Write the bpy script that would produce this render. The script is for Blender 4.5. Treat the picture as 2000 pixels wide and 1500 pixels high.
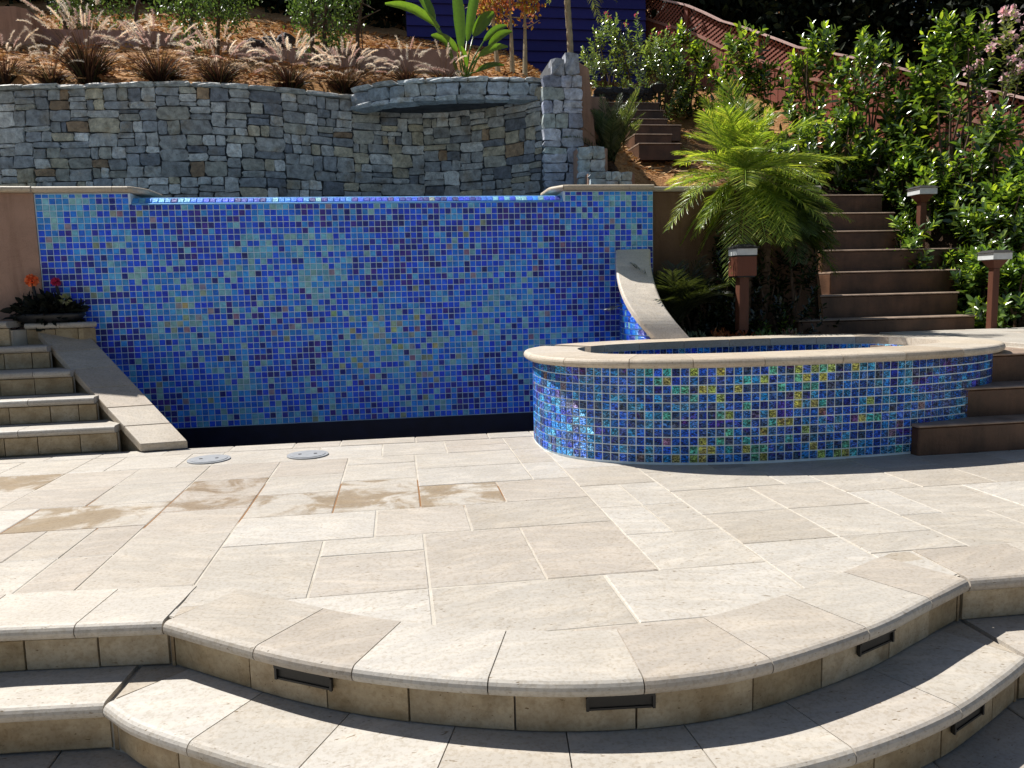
import bpy, math, random
import numpy as np
from mathutils import Vector, Matrix
random.seed(7); rng = np.random.default_rng(7)
scene = bpy.context.scene
for o in list(bpy.data.objects): bpy.data.objects.remove(o)

# ------------------------------------------------------------------ camera
F = 1500.0; YH = 572.0; ROLL = math.atan(0.024); YAW = math.radians(8.3); H = 1.035
PITCH = math.atan((750-YH)/F)
_fw = np.array([math.sin(YAW)*math.cos(PITCH), math.cos(YAW)*math.cos(PITCH), -math.sin(PITCH)])
_r0 = np.array([math.cos(YAW), -math.sin(YAW), 0.0]); _u0 = np.cross(_r0, _fw)
_rt = _r0*math.cos(ROLL)-_u0*math.sin(ROLL); _up = _r0*math.sin(ROLL)+_u0*math.cos(ROLL)
CAM = np.array([0, 0, H])
cd = bpy.data.cameras.new('camera'); cam = bpy.data.objects.new('camera', cd)
scene.collection.objects.link(cam); scene.camera = cam
cd.sensor_width = 36; cd.lens = 36*F/2000; cd.clip_start = 0.05; cd.clip_end = 2000
cam.matrix_world = Matrix(((_rt[0], _up[0], -_fw[0], 0), (_rt[1], _up[1], -_fw[1], 0), (_rt[2], _up[2], -_fw[2], H), (0, 0, 0, 1)))
def ray(x, y): return _fw+_rt*(x-1000)/F-_up*(y-750)/F
def PY(x, y, Y): r = ray(x, y); return CAM+r*(Y/r[1])
def PZ(x, y, z): r = ray(x, y); return CAM+r*((z-H)/r[2])
def proj(p):
    d = np.asarray(p, float)-CAM; z = d@_fw
    return 1000+F*(d@_rt)/z, 750-F*(d@_up)/z, z

# ------------------------------------------------------------------ world and sun
SUN = Vector((0.58, -0.50, -1.0)).normalized()
w = bpy.data.worlds.new('World'); scene.world = w; w.use_nodes = True
nt = w.node_tree; nt.nodes.clear()
sky = nt.nodes.new('ShaderNodeTexSky'); sky.sky_type = 'NISHITA'; sky.sun_disc = False
sky.sun_elevation = math.asin(-SUN.z); sky.sun_rotation = math.atan2(-SUN.x, -SUN.y)
bg = nt.nodes.new('ShaderNodeBackground'); bg.inputs[1].default_value = 0.05
wo = nt.nodes.new('ShaderNodeOutputWorld')
nt.links.new(sky.outputs[0], bg.inputs[0]); nt.links.new(bg.outputs[0], wo.inputs[0])
ld = bpy.data.lights.new('sun', 'SUN'); ld.energy = 5.0; ld.angle = math.radians(0.5); ld.color = (1, 0.965, 0.91)
lo = bpy.data.objects.new('sun', ld); scene.collection.objects.link(lo)
lo.rotation_euler = SUN.to_track_quat('-Z', 'Y').to_euler(); lo.location = (-8, 12, 18)
vs = scene.view_settings; vs.view_transform = 'Standard'; vs.look = 'None'; vs.gamma = 1; vs.use_curve_mapping = False
vs.exposure = 0.60
try:
    scene.cycles.max_bounces = 8; scene.cycles.transparent_max_bounces = 8
except Exception: pass

# ------------------------------------------------------------------ helpers
LOC = {}
def link(o): scene.collection.objects.link(o); return o
def tag(o, label=None, cat=None, group=None, kind=None):
    if label: o['label'] = label
    if cat: o['category'] = cat
    if group: o['group'] = group
    if kind: o['kind'] = kind
    return o
def thing(name, loc, label, cat, group=None):
    o = link(bpy.data.objects.new(name, None)); o.location = tuple(map(float, loc)); o.empty_display_size = 0.1
    return tag(o, label, cat, group)
def attach(o, parent):
    if parent is not None:
        o.parent = parent
        o.matrix_parent_inverse = Matrix.Translation(-Vector(parent.location)) if parent.type == 'EMPTY' else Matrix()
    return o
def mk(name, V, Fs, mat, parent=None, smooth=False, tint=None):
    me = bpy.data.meshes.new(name)
    if isinstance(Fs, np.ndarray):
        V = np.asarray(V, np.float32); n, k = Fs.shape
        me.vertices.add(len(V)); me.vertices.foreach_set('co', V.ravel())
        me.loops.add(n*k); me.loops.foreach_set('vertex_index', Fs.astype(np.int32).ravel())
        me.polygons.add(n); me.polygons.foreach_set('loop_start', np.arange(0, n*k, k, dtype=np.int32))
        me.update(calc_edges=True)
    else:
        me.from_pydata([tuple(map(float, v)) for v in V], [], Fs); me.update()
    if smooth: me.polygons.foreach_set('use_smooth', np.ones(len(me.polygons), bool))
    if tint is not None:
        a = me.attributes.new('tint', 'FLOAT_COLOR', 'FACE')
        t = np.ones((len(me.polygons), 4), np.float32); t[:, :3] = np.asarray(tint, np.float32)
        a.data.foreach_set('color', t.ravel())
    me.materials.append(mat)
    o = link(bpy.data.objects.new(name, me)); attach(o, parent)
    return o
class MB:
    def __init__(s): s.v = []; s.f = []; s.t = []
    def add(s, V, Fs, tint=None):
        n = len(s.v); s.v += [tuple(map(float, q)) for q in V]; s.f += [tuple(i+n for i in f) for f in Fs]
        s.t += [tint if tint is not None else (1, 1, 1)]*len(Fs)
    def box(s, lo, hi, tint=None):
        (a, b, c), (d, e, f) = lo, hi
        s.add([(a,b,c),(d,b,c),(d,e,c),(a,e,c),(a,b,f),(d,b,f),(d,e,f),(a,e,f)],
              [(0,3,2,1),(4,5,6,7),(0,1,5,4),(1,2,6,5),(2,3,7,6),(3,0,4,7)], tint)
    def bbox(s, lo, hi, b=0.006, tint=None):
        # box with chamfered vertical and top edges
        (a, c, e), (d, f, g) = lo, hi
        def ring(x0, y0, x1, y1, k, z): return [(x0+k,y0,z),(x1-k,y0,z),(x1,y0+k,z),(x1,y1-k,z),(x1-k,y1,z),(x0+k,y1,z),(x0,y1-k,z),(x0,y0+k,z)]
        R = ring(a,c,d,f,b,e)+ring(a,c,d,f,b,g-b)+ring(a+b,c+b,d-b,f-b,b*.6,g)
        Fs = [tuple(range(7,-1,-1)), tuple(range(16,24))]
        for k in (0, 8):
            for i in range(8): j = (i+1) % 8; Fs.append((k+i, k+j, k+8+j, k+8+i))
        s.add(R, Fs, tint)
    def prism(s, poly, z0, z1, tint=None):
        n = len(poly); s.add([(p[0],p[1],z0) for p in poly]+[(p[0],p[1],z1) for p in poly],
            [tuple(range(n-1,-1,-1)), tuple(range(n,2*n))]+[(i,(i+1)%n,n+(i+1)%n,n+i) for i in range(n)], tint)
    def tube(s, pts, rad, n=8, tint=None, cap=True):
        pts = [np.array(p, float) for p in pts]; R = []; m = len(pts)
        rad = rad if hasattr(rad, '__len__') else [rad]*m
        for i, p in enumerate(pts):
            d = pts[min(i+1,m-1)]-pts[max(i-1,0)]; d = d/(np.linalg.norm(d)+1e-9)
            a = np.cross(d, [0,0,1.0]) if abs(d[2]) < .95 else np.cross(d, [1.0,0,0]); a /= np.linalg.norm(a); b = np.cross(d, a)
            R += [p+rad[i]*(a*math.cos(2*math.pi*k/n)+b*math.sin(2*math.pi*k/n)) for k in range(n)]
        Fs = [(i*n+k, i*n+(k+1)%n, (i+1)*n+(k+1)%n, (i+1)*n+k) for i in range(m-1) for k in range(n)]
        if cap: Fs += [tuple(range(n-1,-1,-1)), tuple(range((m-1)*n, m*n))]
        s.add(R, Fs, tint)
    def sweep(s, path, prof, tint=None):
        # path: list of (point, outward 2D normal); prof: closed list of (out, up)
        k = len(prof); m = len(path); V = []
        for p, nrm in path: V += [(p[0]+nrm[0]*u, p[1]+nrm[1]*u, p[2]+v) for u, v in prof]
        Fs = [(i*k+j, i*k+(j+1)%k, (i+1)*k+(j+1)%k, (i+1)*k+j) for i in range(m-1) for j in range(k)]
        Fs += [tuple(range(k-1,-1,-1)), tuple(range((m-1)*k, m*k))]
        s.add(V, Fs, tint)
    def build(s, name, mat, parent=None, smooth=False, tint=False):
        return mk(name, s.v, s.f, mat, parent, smooth, s.t if tint else None)
def fix_normals(o):
    import bmesh
    bm = bmesh.new(); bm.from_mesh(o.data); bmesh.ops.recalc_face_normals(bm, faces=bm.faces); bm.to_mesh(o.data); bm.free(); return o
def resample(pts, step):
    pts = np.array(pts, float); d = np.r_[0, np.cumsum(np.linalg.norm(np.diff(pts, axis=0), axis=1))]
    n = max(2, int(round(d[-1]/step))+1); t = np.linspace(0, d[-1], n)
    return np.stack([np.interp(t, d, pts[:, k]) for k in range(pts.shape[1])], 1)
def catmull(pts, n=8):
    P = np.array(pts, float); P = np.vstack([2*P[0]-P[1], P, 2*P[-1]-P[-2]]); out = []
    for i in range(1, len(P)-2):
        for k in range(n):
            t = k/n; a, b, c, d = P[i-1], P[i], P[i+1], P[i+2]
            out.append(.5*((2*b)+(-a+c)*t+(2*a-5*b+4*c-d)*t*t+(-a+3*b-3*c+d)*t**3))
    out.append(P[-2]); return np.array(out)
def normals2d(pts, side=1):
    d = np.gradient(np.asarray(pts)[:, :2], axis=0); d /= np.linalg.norm(d, axis=1)[:, None]+1e-9
    return np.stack([d[:, 1]*side, -d[:, 0]*side], 1)
def cut(pts, nrm, s0, s1, step=0.05):
    d = np.r_[0, np.cumsum(np.linalg.norm(np.diff(pts, axis=0), axis=1))]
    t = np.linspace(s0, s1, max(2, int((s1-s0)/step)+2)); out = []
    for q in t:
        p = np.array([np.interp(q, d, pts[:, k]) for k in range(pts.shape[1])])
        n = np.array([np.interp(q, d, nrm[:, 0]), np.interp(q, d, nrm[:, 1])]); n /= np.linalg.norm(n)
        out.append((p, n))
    return out
def length(pts): return float(np.sum(np.linalg.norm(np.diff(pts, axis=0), axis=1)))

# ------------------------------------------------------------------ materials
def newmat(name):
    m = bpy.data.materials.new(name); m.use_nodes = True; t = m.node_tree; t.nodes.clear()
    o = t.nodes.new('ShaderNodeOutputMaterial'); b = t.nodes.new('ShaderNodeBsdfPrincipled'); t.links.new(b.outputs[0], o.inputs[0])
    return m, t, b, o
def nd(t, typ, **k):
    n = t.nodes.new(typ)
    for a, v in k.items(): setattr(n, a, v)
    return n
def posv(t, scale=(1,1,1)):
    g = nd(t, 'ShaderNodeNewGeometry'); m = nd(t, 'ShaderNodeMapping'); m.inputs['Scale'].default_value = scale
    t.links.new(g.outputs['Position'], m.inputs[0]); return m.outputs[0]
def noise(t, vec, scale, detail=4, rough=.55, dist=0):
    n = nd(t, 'ShaderNodeTexNoise'); n.inputs['Scale'].default_value = scale; n.inputs['Detail'].default_value = detail
    n.inputs['Roughness'].default_value = rough; n.inputs['Distortion'].default_value = dist
    t.links.new(vec, n.inputs['Vector']); return n.outputs['Fac']
def ramp(t, fac, stops):
    r = nd(t, 'ShaderNodeValToRGB'); e = r.color_ramp.elements
    while len(e) < len(stops): e.new(.5)
    for i, (p, c) in enumerate(stops): e[i].position = p; e[i].color = (*c, 1) if len(c) == 3 else c
    t.links.new(fac, r.inputs[0]); return r.outputs[0]
def mix(t, a, b, fac, mode='MIX'):
    n = nd(t, 'ShaderNodeMix', data_type='RGBA', blend_type=mode)
    for s, v in ((n.inputs[0], fac), (n.inputs[6], a), (n.inputs[7], b)):
        if isinstance(v, (int, float)): s.default_value = v
        elif isinstance(v, tuple): s.default_value = (*v, 1)
        else: t.links.new(v, s)
    return n.outputs[2]
def mth(t, op, a, b=None, clamp=False):
    n = nd(t, 'ShaderNodeMath', operation=op, use_clamp=clamp)
    for s, v in ((n.inputs[0], a), (n.inputs[1], b)):
        if v is None: continue
        if isinstance(v, (int, float)): s.default_value = v
        else: t.links.new(v, s)
    return n.outputs[0]
def bump(t, b, h, strength, dist=.01):
    n = nd(t, 'ShaderNodeBump'); n.inputs['Strength'].default_value = strength; n.inputs['Distance'].default_value = dist
    t.links.new(h, n.inputs['Height']); t.links.new(n.outputs[0], b.inputs['Normal'])
def srcol(t, src):
    if src == 'object': return nd(t, 'ShaderNodeObjectInfo').outputs['Color']
    a = nd(t, 'ShaderNodeAttribute', attribute_type='GEOMETRY', attribute_name='tint'); return a.outputs['Color']

def m_simple(name, col, rough=.6, var=.25, scale=6, bstr=.15, bscale=60, spec=.4, metal=0, drip=0):
    m, t, b, o = newmat(name); v = posv(t)
    n1 = noise(t, v, scale, 5); n2 = noise(t, v, bscale, 4)
    c1 = tuple(c*(1-var) for c in col); c2 = tuple(min(1, c*(1+var)) for c in col)
    c_ = ramp(t, n1, [(.3, c1), (.7, c2)])
    if drip:
        dn = noise(t, posv(t, (9, 9, .7)), 1.6, 5, .6); c_ = mix(t, c_, (.62, .58, .54), ramp(t, dn, [(.48, (0,0,0)), (.72, (drip,)*3)]), 'MULTIPLY')
        cr = noise(t, v, 3.2, 8, .75, 2.0); c_ = mix(t, c_, (.72, .70, .68), ramp(t, cr, [(.485, (0,0,0)), (.5, (.6,)*3), (.515, (0,0,0))]), 'MULTIPLY')
    t.links.new(c_, b.inputs['Base Color'])
    b.inputs['Roughness'].default_value = rough; b.inputs['Specular IOR Level'].default_value = spec; b.inputs['Metallic'].default_value = metal
    bump(t, b, n2, bstr, .006); return m
def m_travertine(name, stain=False, grime=0.0):
    m, t, b, o = newmat(name); oi = nd(t, 'ShaderNodeObjectInfo'); geo = nd(t, 'ShaderNodeNewGeometry')
    off_ = nd(t, 'ShaderNodeCombineXYZ'); t.links.new(mth(t, 'MULTIPLY', oi.outputs['Random'], 57.0), off_.inputs[0]); t.links.new(mth(t, 'MULTIPLY', oi.outputs['Random'], 131.0), off_.inputs[1])
    va = nd(t, 'ShaderNodeVectorMath', operation='ADD'); t.links.new(geo.outputs['Position'], va.inputs[0]); t.links.new(off_.outputs[0], va.inputs[1])
    rot = nd(t, 'ShaderNodeVectorRotate', rotation_type='Z_AXIS'); t.links.new(va.outputs[0], rot.inputs['Vector']); t.links.new(mth(t, 'MULTIPLY', mth(t, 'SUBTRACT', oi.outputs['Random'], .5), .9), rot.inputs['Angle'])
    mp = nd(t, 'ShaderNodeMapping'); mp.inputs['Scale'].default_value = (1, 3.6, 3.6); t.links.new(rot.outputs[0], mp.inputs[0]); vs_ = mp.outputs[0]
    v = va.outputs[0]; base = srcol(t, 'object')
    streak = noise(t, vs_, 4.5, 7, .62, .6); fine = noise(t, v, 75, 5, .65); blot = noise(t, v, 2.2, 4)
    c = mix(t, base, mix(t, base, (1.22, 1.2, 1.17), 1.0, 'MULTIPLY'), ramp(t, streak, [(.45, (0,0,0)), (.7, (1,1,1))]))
    c = mix(t, c, (.82, .78, .72), ramp(t, blot, [(.42, (0,0,0)), (.75, (.55,)*3)]), 'MULTIPLY')
    c = mix(t, c, (.80, .76, .70), ramp(t, fine, [(.38, (.75,)*3), (.52, (0,0,0))]), 'MULTIPLY')
    vor = nd(t, 'ShaderNodeTexNoise'); vor.inputs['Scale'].default_value = 38; vor.inputs['Detail'].default_value = 3; t.links.new(vs_, vor.inputs['Vector'])
    pits = ramp(t, vor.outputs['Fac'], [(.27, (1,1,1)), (.33, (0,0,0))])
    c = mix(t, c, (.42, .34, .24), pits, 'MULTIPLY')
    if grime:
        g = noise(t, v, 11, 6, .65); g2 = noise(t, v, 3.5, 3)
        c = mix(t, c, (.48, .38, .24), mth(t, 'MULTIPLY', ramp(t, g, [(.4, (0,0,0)), (.68, (1,1,1))]), grime), 'MULTIPLY')
        c = mix(t, c, (.62, .55, .42), mth(t, 'MULTIPLY', ramp(t, g2, [(.35, (0,0,0)), (.7, (1,1,1))]), grime), 'MULTIPLY')
    b.inputs['Roughness'].default_value = .55
    if stain:
        # each slab has its own dampness (1 - alpha); a noise gives the drying edge
        wob = noise(t, posv(t), 3.4, 9, .66, .7)
        wet = ramp(t, mth(t, 'SUBTRACT', mth(t, 'ADD', wob, 1.0), oi.outputs['Alpha']), [(.70, (0,0,0)), (.76, (.45,)*3), (.80, (.9,)*3), (.95, (1,1,1))])
        c = mix(t, c, (.66, .55, .41), wet, 'MULTIPLY')
        t.links.new(ramp(t, wet, [(0, (.55,)*3), (1, (.42,)*3)]), b.inputs['Roughness'])
    t.links.new(c, b.inputs['Base Color']); b.inputs['Specular IOR Level'].default_value = .3
    h = mth(t, 'SUBTRACT', mth(t, 'ADD', mth(t, 'MULTIPLY', streak, .6), mth(t, 'MULTIPLY', fine, .35)), mth(t, 'MULTIPLY', pits, .5))
    bump(t, b, h, .35, .006); return m
def m_tile(name, src, pearly=0.0, rough=.16):
    m, t, b, o = newmat(name); v = posv(t); base = srcol(t, src)
    warp = noise(t, v, 9, 3); rip = noise(t, posv(t, (1, 1, 2.1)), 46, 3, .5, 1.6)
    inn = noise(t, v, 21, 3, .6)
    c = mix(t, base, mix(t, base, (1.5, 1.45, 1.3), 1.0, 'MULTIPLY'), ramp(t, inn, [(.4, (0,0,0)), (.72, (1,1,1))]))
    c = mix(t, c, (.6, .62, .75), ramp(t, inn, [(.25, (.8,)*3), (.42, (0,0,0))]), 'MULTIPLY')
    if pearly:
        # iridescent glaze baked into the glass: bands of green, gold and magenta of its own
        hue = ramp(t, noise(t, v, 3.2, 3, .6, 1.5), [(.3, (.01, .02, .30)), (.40, (.015, .10, .32)), (.47, (.03, .34, .26)), (.53, (.34, .45, .07)), (.575, (.03, .22, .42)), (.63, (.40, .10, .16)), (.70, (.015, .03, .36))])
        c = mix(t, c, hue, pearly)
        c = mix(t, c, ramp(t, rip, [(.41, (.12,)*3), (.52, (.9,)*3), (.60, (2.1,)*3)]), .9, 'MULTIPLY')  # bright and dark ripple reflections painted into the tile colour
    t.links.new(c, b.inputs['Base Color'])
    b.inputs['Roughness'].default_value = rough; b.inputs['Specular IOR Level'].default_value = .75 if not pearly else .35
    b.inputs['Metallic'].default_value = .10 if not pearly else .16
    b.inputs['Coat Weight'].default_value = .08; b.inputs['Coat Roughness'].default_value = .05
    if pearly > .9 and 'Thin Film Thickness' in b.inputs:
        t.links.new(mth(t, 'ADD', 260, mth(t, 'MULTIPLY', warp, 420)), b.inputs['Thin Film Thickness']); b.inputs['Thin Film IOR'].default_value = 1.8
    bump(t, b, rip, .9 if not pearly else 1.0, .012 if not pearly else .014); return m
def m_stone(name, src='object'):
    m, t, b, o = newmat(name); v = posv(t); base = srcol(t, src)
    n1 = noise(t, v, 14, 7, .65, .3); n2 = noise(t, v, 60, 5, .7); n3 = noise(t, v, 5, 3)
    c = mix(t, mix(t, base, (.55, .53, .52), 1.0, 'MULTIPLY'), mix(t, base, (1.4, 1.38, 1.36), 1.0, 'MULTIPLY'), ramp(t, n1, [(.32, (0,0,0)), (.68, (1,1,1))]))
    c = mix(t, c, (.75, .55, .32), ramp(t, n3, [(.56, (0,0,0)), (.7, (.5,)*3)]), 'MULTIPLY')
    c = mix(t, c, (.35, .34, .34), ramp(t, n2, [(.3, (.8,)*3), (.45, (0,0,0))]), 'MULTIPLY')
    t.links.new(c, b.inputs['Base Color']); b.inputs['Roughness'].default_value = .62; b.inputs['Specular IOR Level'].default_value = .45
    bump(t, b, mth(t, 'ADD', mth(t, 'MULTIPLY', n1, .6), mth(t, 'MULTIPLY', n2, .4)), .6, .012); return m
def m_leaf(name, trans=.35, rough=.35, spec=.5, tcol=(1.25, 1.35, .55), var=.25):
    m, t, b, o = newmat(name); v = posv(t); base = srcol(t, 'tint')
    n1 = noise(t, v, 30, 3); c = mix(t, mix(t, base, (1-var,)*3, 1.0, 'MULTIPLY'), mix(t, base, (1+var,)*3, 1.0, 'MULTIPLY'), n1)
    t.links.new(c, b.inputs['Base Color']); b.inputs['Roughness'].default_value = rough; b.inputs['Specular IOR Level'].default_value = spec
    tr = nd(t, 'ShaderNodeBsdfTranslucent'); t.links.new(mix(t, c, tcol, 1.0, 'MULTIPLY'), tr.inputs[0])
    mx = nd(t, 'ShaderNodeMixShader'); mx.inputs[0].default_value = trans
    t.links.new(b.outputs[0], mx.inputs[1]); t.links.new(tr.outputs[0], mx.inputs[2]); t.links.new(mx.outputs[0], o.inputs[0]); return m
def m_water(name, col, rough=.04, sc=7, st=.12):
    m, t, b, o = newmat(name); v = posv(t); b.inputs['Base Color'].default_value = (*col, 1)
    b.inputs['Roughness'].default_value = rough; b.inputs['IOR'].default_value = 1.33
    bump(t, b, noise(t, posv(t, (1, 2, 1)), sc, 3), st, .02); return m
def m_mulch(name):
    m, t, b, o = newmat(name); v = posv(t)
    n1 = noise(t, posv(t, (1, 2.2, 2.2)), 16, 6, .7, 1.0); n2 = noise(t, v, 1.3, 4); n3 = noise(t, v, 70, 4, .7)
    c = ramp(t, n1, [(.3, (.14, .07, .03)), (.43, (.46, .24, .10)), (.56, (.66, .38, .17)), (.7, (.78, .54, .29))])
    c = mix(t, c, (.55, .42, .36), ramp(t, n2, [(.4, (0,0,0)), (.65, (.8,)*3)]), 'MULTIPLY')
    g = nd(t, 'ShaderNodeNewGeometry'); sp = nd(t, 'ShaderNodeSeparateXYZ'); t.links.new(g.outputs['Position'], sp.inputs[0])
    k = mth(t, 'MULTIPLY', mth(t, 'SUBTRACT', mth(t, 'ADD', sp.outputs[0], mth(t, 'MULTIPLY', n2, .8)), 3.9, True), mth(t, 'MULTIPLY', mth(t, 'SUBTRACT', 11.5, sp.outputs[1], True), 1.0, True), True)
    c = mix(t, c, ramp(t, n1, [(.35, (.02,.013,.009)), (.65, (.085,.05,.03))]), k)  # right bank blended to dark soil colour, which also carries the garden shade
    t.links.new(c, b.inputs['Base Color']); b.inputs['Roughness'].default_value = .9; b.inputs['Specular IOR Level'].default_value = .1
    bump(t, b, mth(t, 'ADD', n1, mth(t, 'MULTIPLY', n3, .4)), .9, .04); return m
def m_objcol(name, rough=.7, var=.3, scale=(1, 1, 1), ns=8, spec=.3):
    m, t, b, o = newmat(name); base = srcol(t, 'object'); n1 = noise(t, posv(t, scale), ns, 6, .65, .4); n2 = noise(t, posv(t), 90, 4)
    c = mix(t, mix(t, base, (1-var,)*3, 1.0, 'MULTIPLY'), mix(t, base, (1+var,)*3, 1.0, 'MULTIPLY'), n1)
    t.links.new(c, b.inputs['Base Color']); b.inputs['Roughness'].default_value = rough; b.inputs['Specular IOR Level'].default_value = spec
    bump(t, b, mth(t, 'ADD', n1, mth(t, 'MULTIPLY', n2, .4)), .4, .01); return m
def m_bed(name):
    m, t, b, o = newmat(name); v = posv(t); g = nd(t, 'ShaderNodeNewGeometry'); sp = nd(t, 'ShaderNodeSeparateXYZ'); t.links.new(g.outputs['Position'], sp.inputs[0])
    c = ramp(t, noise(t, v, 6, 5), [(.3, (.36,.32,.26)), (.7, (.54,.50,.43))])
    # damp rusty joints where water has run
    dy = mth(t, 'DIVIDE', mth(t, 'SUBTRACT', sp.outputs[1], 4.0), .42); dx = mth(t, 'DIVIDE', mth(t, 'ADD', sp.outputs[0], .75), 1.5)
    d = mth(t, 'ADD', mth(t, 'MULTIPLY', dx, dx), mth(t, 'MULTIPLY', dy, dy)); k = mth(t, 'SUBTRACT', mth(t, 'ADD', 1.0, mth(t, 'MULTIPLY', mth(t, 'SUBTRACT', noise(t, v, 2.3, 3), .5), 2.5)), d, True)
    c = mix(t, c, (.24, .13, .06), ramp(t, k, [(.1, (0,0,0)), (.35, (1,1,1))]))
    t.links.new(c, b.inputs['Base Color']); b.inputs['Roughness'].default_value = .9; b.inputs['Specular IOR Level'].default_value = .15
    bump(t, b, noise(t, v, 70, 4), .4, .006); return m
M = dict(  # one entry per surface
    paver=m_travertine('travertine_paver', True), trav=m_travertine('travertine_coping'), riser=m_travertine('travertine_riser', False, .6),
    bed=m_bed('mortar_bed'), mortar=m_simple('wall_mortar', (.075, .078, .085), .95, .4, 8, .5, 50),
    tile1=m_tile('glass_tile_single', 'object'), tileN=m_tile('glass_tile_field', 'tint'),
    spa1=m_tile('pearl_tile_single', 'object', .25, .3), spaN=m_tile('pearl_tile_field', 'tint', .25, .3), tileD=m_tile('satin_tile_field', 'tint', 0, .6),
    grout=m_simple('pale_blue_grout', (.62, .78, .93), .7, .10, 10), sgrout=m_simple('pale_spa_grout', (.74, .84, .88), .7, .12, 10),
    plaster=m_simple('pink_stucco', (.40, .25, .185), .85, .16, 2.5, .6, 90, .2, 0, .7), brownplaster=m_simple('brown_stucco', (.14, .082, .052), .85, .25, 2.5, .6, 90, .2, 0, .8),
    terrace=m_simple('mauve_stucco', (.36, .235, .205), .85, .15, 2.5, .5, 90, .2, 0, .6),
    brown=m_simple('stained_concrete', (.090, .044, .024), .5, .5, 4, .5, 60, .4, 0, .8), stone=m_stone('ashlar_stone'), stoneN=m_stone('ashlar_stone_field', 'tint'),
    trough=m_water('dark_trough_water', (.003, .007, .018)), pool=m_water('pool_water', (.02, .09, .16)), spaw=m_water('spa_water', (.01, .03, .07)),
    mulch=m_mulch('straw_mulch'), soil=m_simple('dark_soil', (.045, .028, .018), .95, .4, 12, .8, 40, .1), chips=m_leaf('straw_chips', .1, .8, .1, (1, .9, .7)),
    leaf=m_leaf('laurel_leaf', .38, .2, .9, (1.9, 1.8, .50)), fine=m_leaf('tree_leaf', .35, .4, .4), palm=m_leaf('palm_leaflet', .48, .3, .7, (1.5, 1.5, .50)),
    paddle=m_leaf('paddle_leaf', .4, .3, .5, (1.3, 1.4, .4)), grass=m_leaf('dry_grass', .3, .6, .2, (1.2, 1.0, .8)), plume=m_leaf('grass_plume', .5, .7, .2, (1.12, 1.06, .98)),
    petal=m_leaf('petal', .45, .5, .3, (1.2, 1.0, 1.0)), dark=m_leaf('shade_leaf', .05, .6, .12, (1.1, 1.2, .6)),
    bark=m_simple('bark', (.10, .07, .05), .9, .4, 20, .8, 40, .1), palebark=m_simple('pale_bark', (.42, .36, .24), .8, .25, 12, .5, 40, .2),
    palmbark=m_simple('palm_bark', (.09, .06, .04), .9, .5, 25, .9, 35, .1),
    red=m_objcol('redwood', .75, .35, (6, 6, .8), 9), post=m_objcol('lamp_post_wood', .55, .2, (6, 6, .8), 8),
    lens=m_simple('frosted_lens', (.60, .62, .62), .45, .12, 18, .05), cap=m_simple('grey_cap', (.03, .028, .027), .9, .2, 12),
    band=m_simple('navy_band', (.006, .009, .03), .5, .3, 8, .3, 60, .3),
    tread=m_simple('pale_tread', (.30, .22, .165), .5, .35, 7, .5, 60, .4),  # treads coloured paler than the risers to give the sunlit nosing lines
    black=m_simple('bronze_metal', (.006, .0055, .005), .55, .3, 20, .1, 60, .5), lid=m_simple('grey_lid', (.31, .32, .33), .45, .12, 20, .1),
    blue=m_objcol('navy_siding', .6, .2, (1, 1, 1), 5), rock=m_objcol('rock', .8, .5, (1, 1, 1), 12), pot=m_simple('black_ceramic', (.012, .012, .014), .45, .4, 14, .4, 40, .4),
    ground=m_simple('distant_ground', (.10, .09, .06), .95, .3, .3),
    film=m_simple('wet_lip', (.20, .46, .82), .7, .15, 25, .2, 40, .1),
)

# ------------------------------------------------------------------ ground, water, hillside
def Tz(x, y):
    left = np.interp(y, [7.0, 8.4, 9.0, 9.45, 10.4, 11.5, 13, 15, 18, 26], [1.92, 2.05, 2.45, 3.42, 3.85, 4.35, 5.15, 6.0, 7.2, 12.0]) - .10*np.maximum(0, x+2.5)*np.clip((y-9.5)/3, 0, 1)
    right = np.interp(y, [6.2, 7.0, 8.5, 10.5, 12, 14, 18, 26], [.50, .78, 1.85, 2.85, 3.55, 4.6, 6.1, 11.5])
    k = np.clip((x-2.1)/1.3, 0, 1); k = k*k*(3-2*k)
    # bench above the brown retaining wall
    z = left*(1-k)+right*k
    bench = np.where((x > 2.3) & (x < 4.0) & (y > 6.95), np.maximum(z, 1.90), z)
    return np.where((x > 3.55) & (x < 6.15) & (y < 8.9), bench-.45, bench)
tag(mk('ground', [(-600,-600,-.9),(600,-600,-.9),(600,600,-.9),(-600,600,-.9)], [(0,1,2,3)], M['ground']), kind='structure')

WALLPATH = catmull([(-9.0, 11.2), (-6.2, 10.3), (-4.27, 9.62), (-3.41, 9.45), (-2.3, 9.31), (-1.49, 9.40), (-.42, 9.80), (.35, 9.92), (1.0, 9.72), (1.55, 9.30), (1.85, 8.92), (2.06, 8.66)], 6)
def wall_y(x): return np.interp(x, WALLPATH[:, 0], WALLPATH[:, 1])
xs = np.arange(-14, 16.01, .2); ys = np.arange(6.2, 26.01, .2)
gx, gy = np.meshgrid(xs, ys, indexing='ij')
gz = Tz(gx, gy)+.05*np.sin(gx*2.3+gy*1.7)*np.sin(gy*2.9-gx)+rng.normal(0, .014, gx.shape)
near = (gx < 2.3) & (gy < wall_y(gx)+.40); gz = np.where(near, np.minimum(gz, 3.37), gz)
idx = np.arange(gx.size).reshape(gx.shape); faces = []
for i in range(len(xs)-1):
    for j in range(len(ys)-1):
        xc, yc = xs[i]+.1, ys[j]+.1
        if xc < 2.30 and yc < wall_y(xc)+.13: continue
        if 2.30 <= xc < 4.0 and yc < 7.05: continue
        if xc >= 4.0 and yc < 6.6: continue
        faces.append((idx[i,j], idx[i+1,j], idx[i+1,j+1], idx[i,j+1]))
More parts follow.
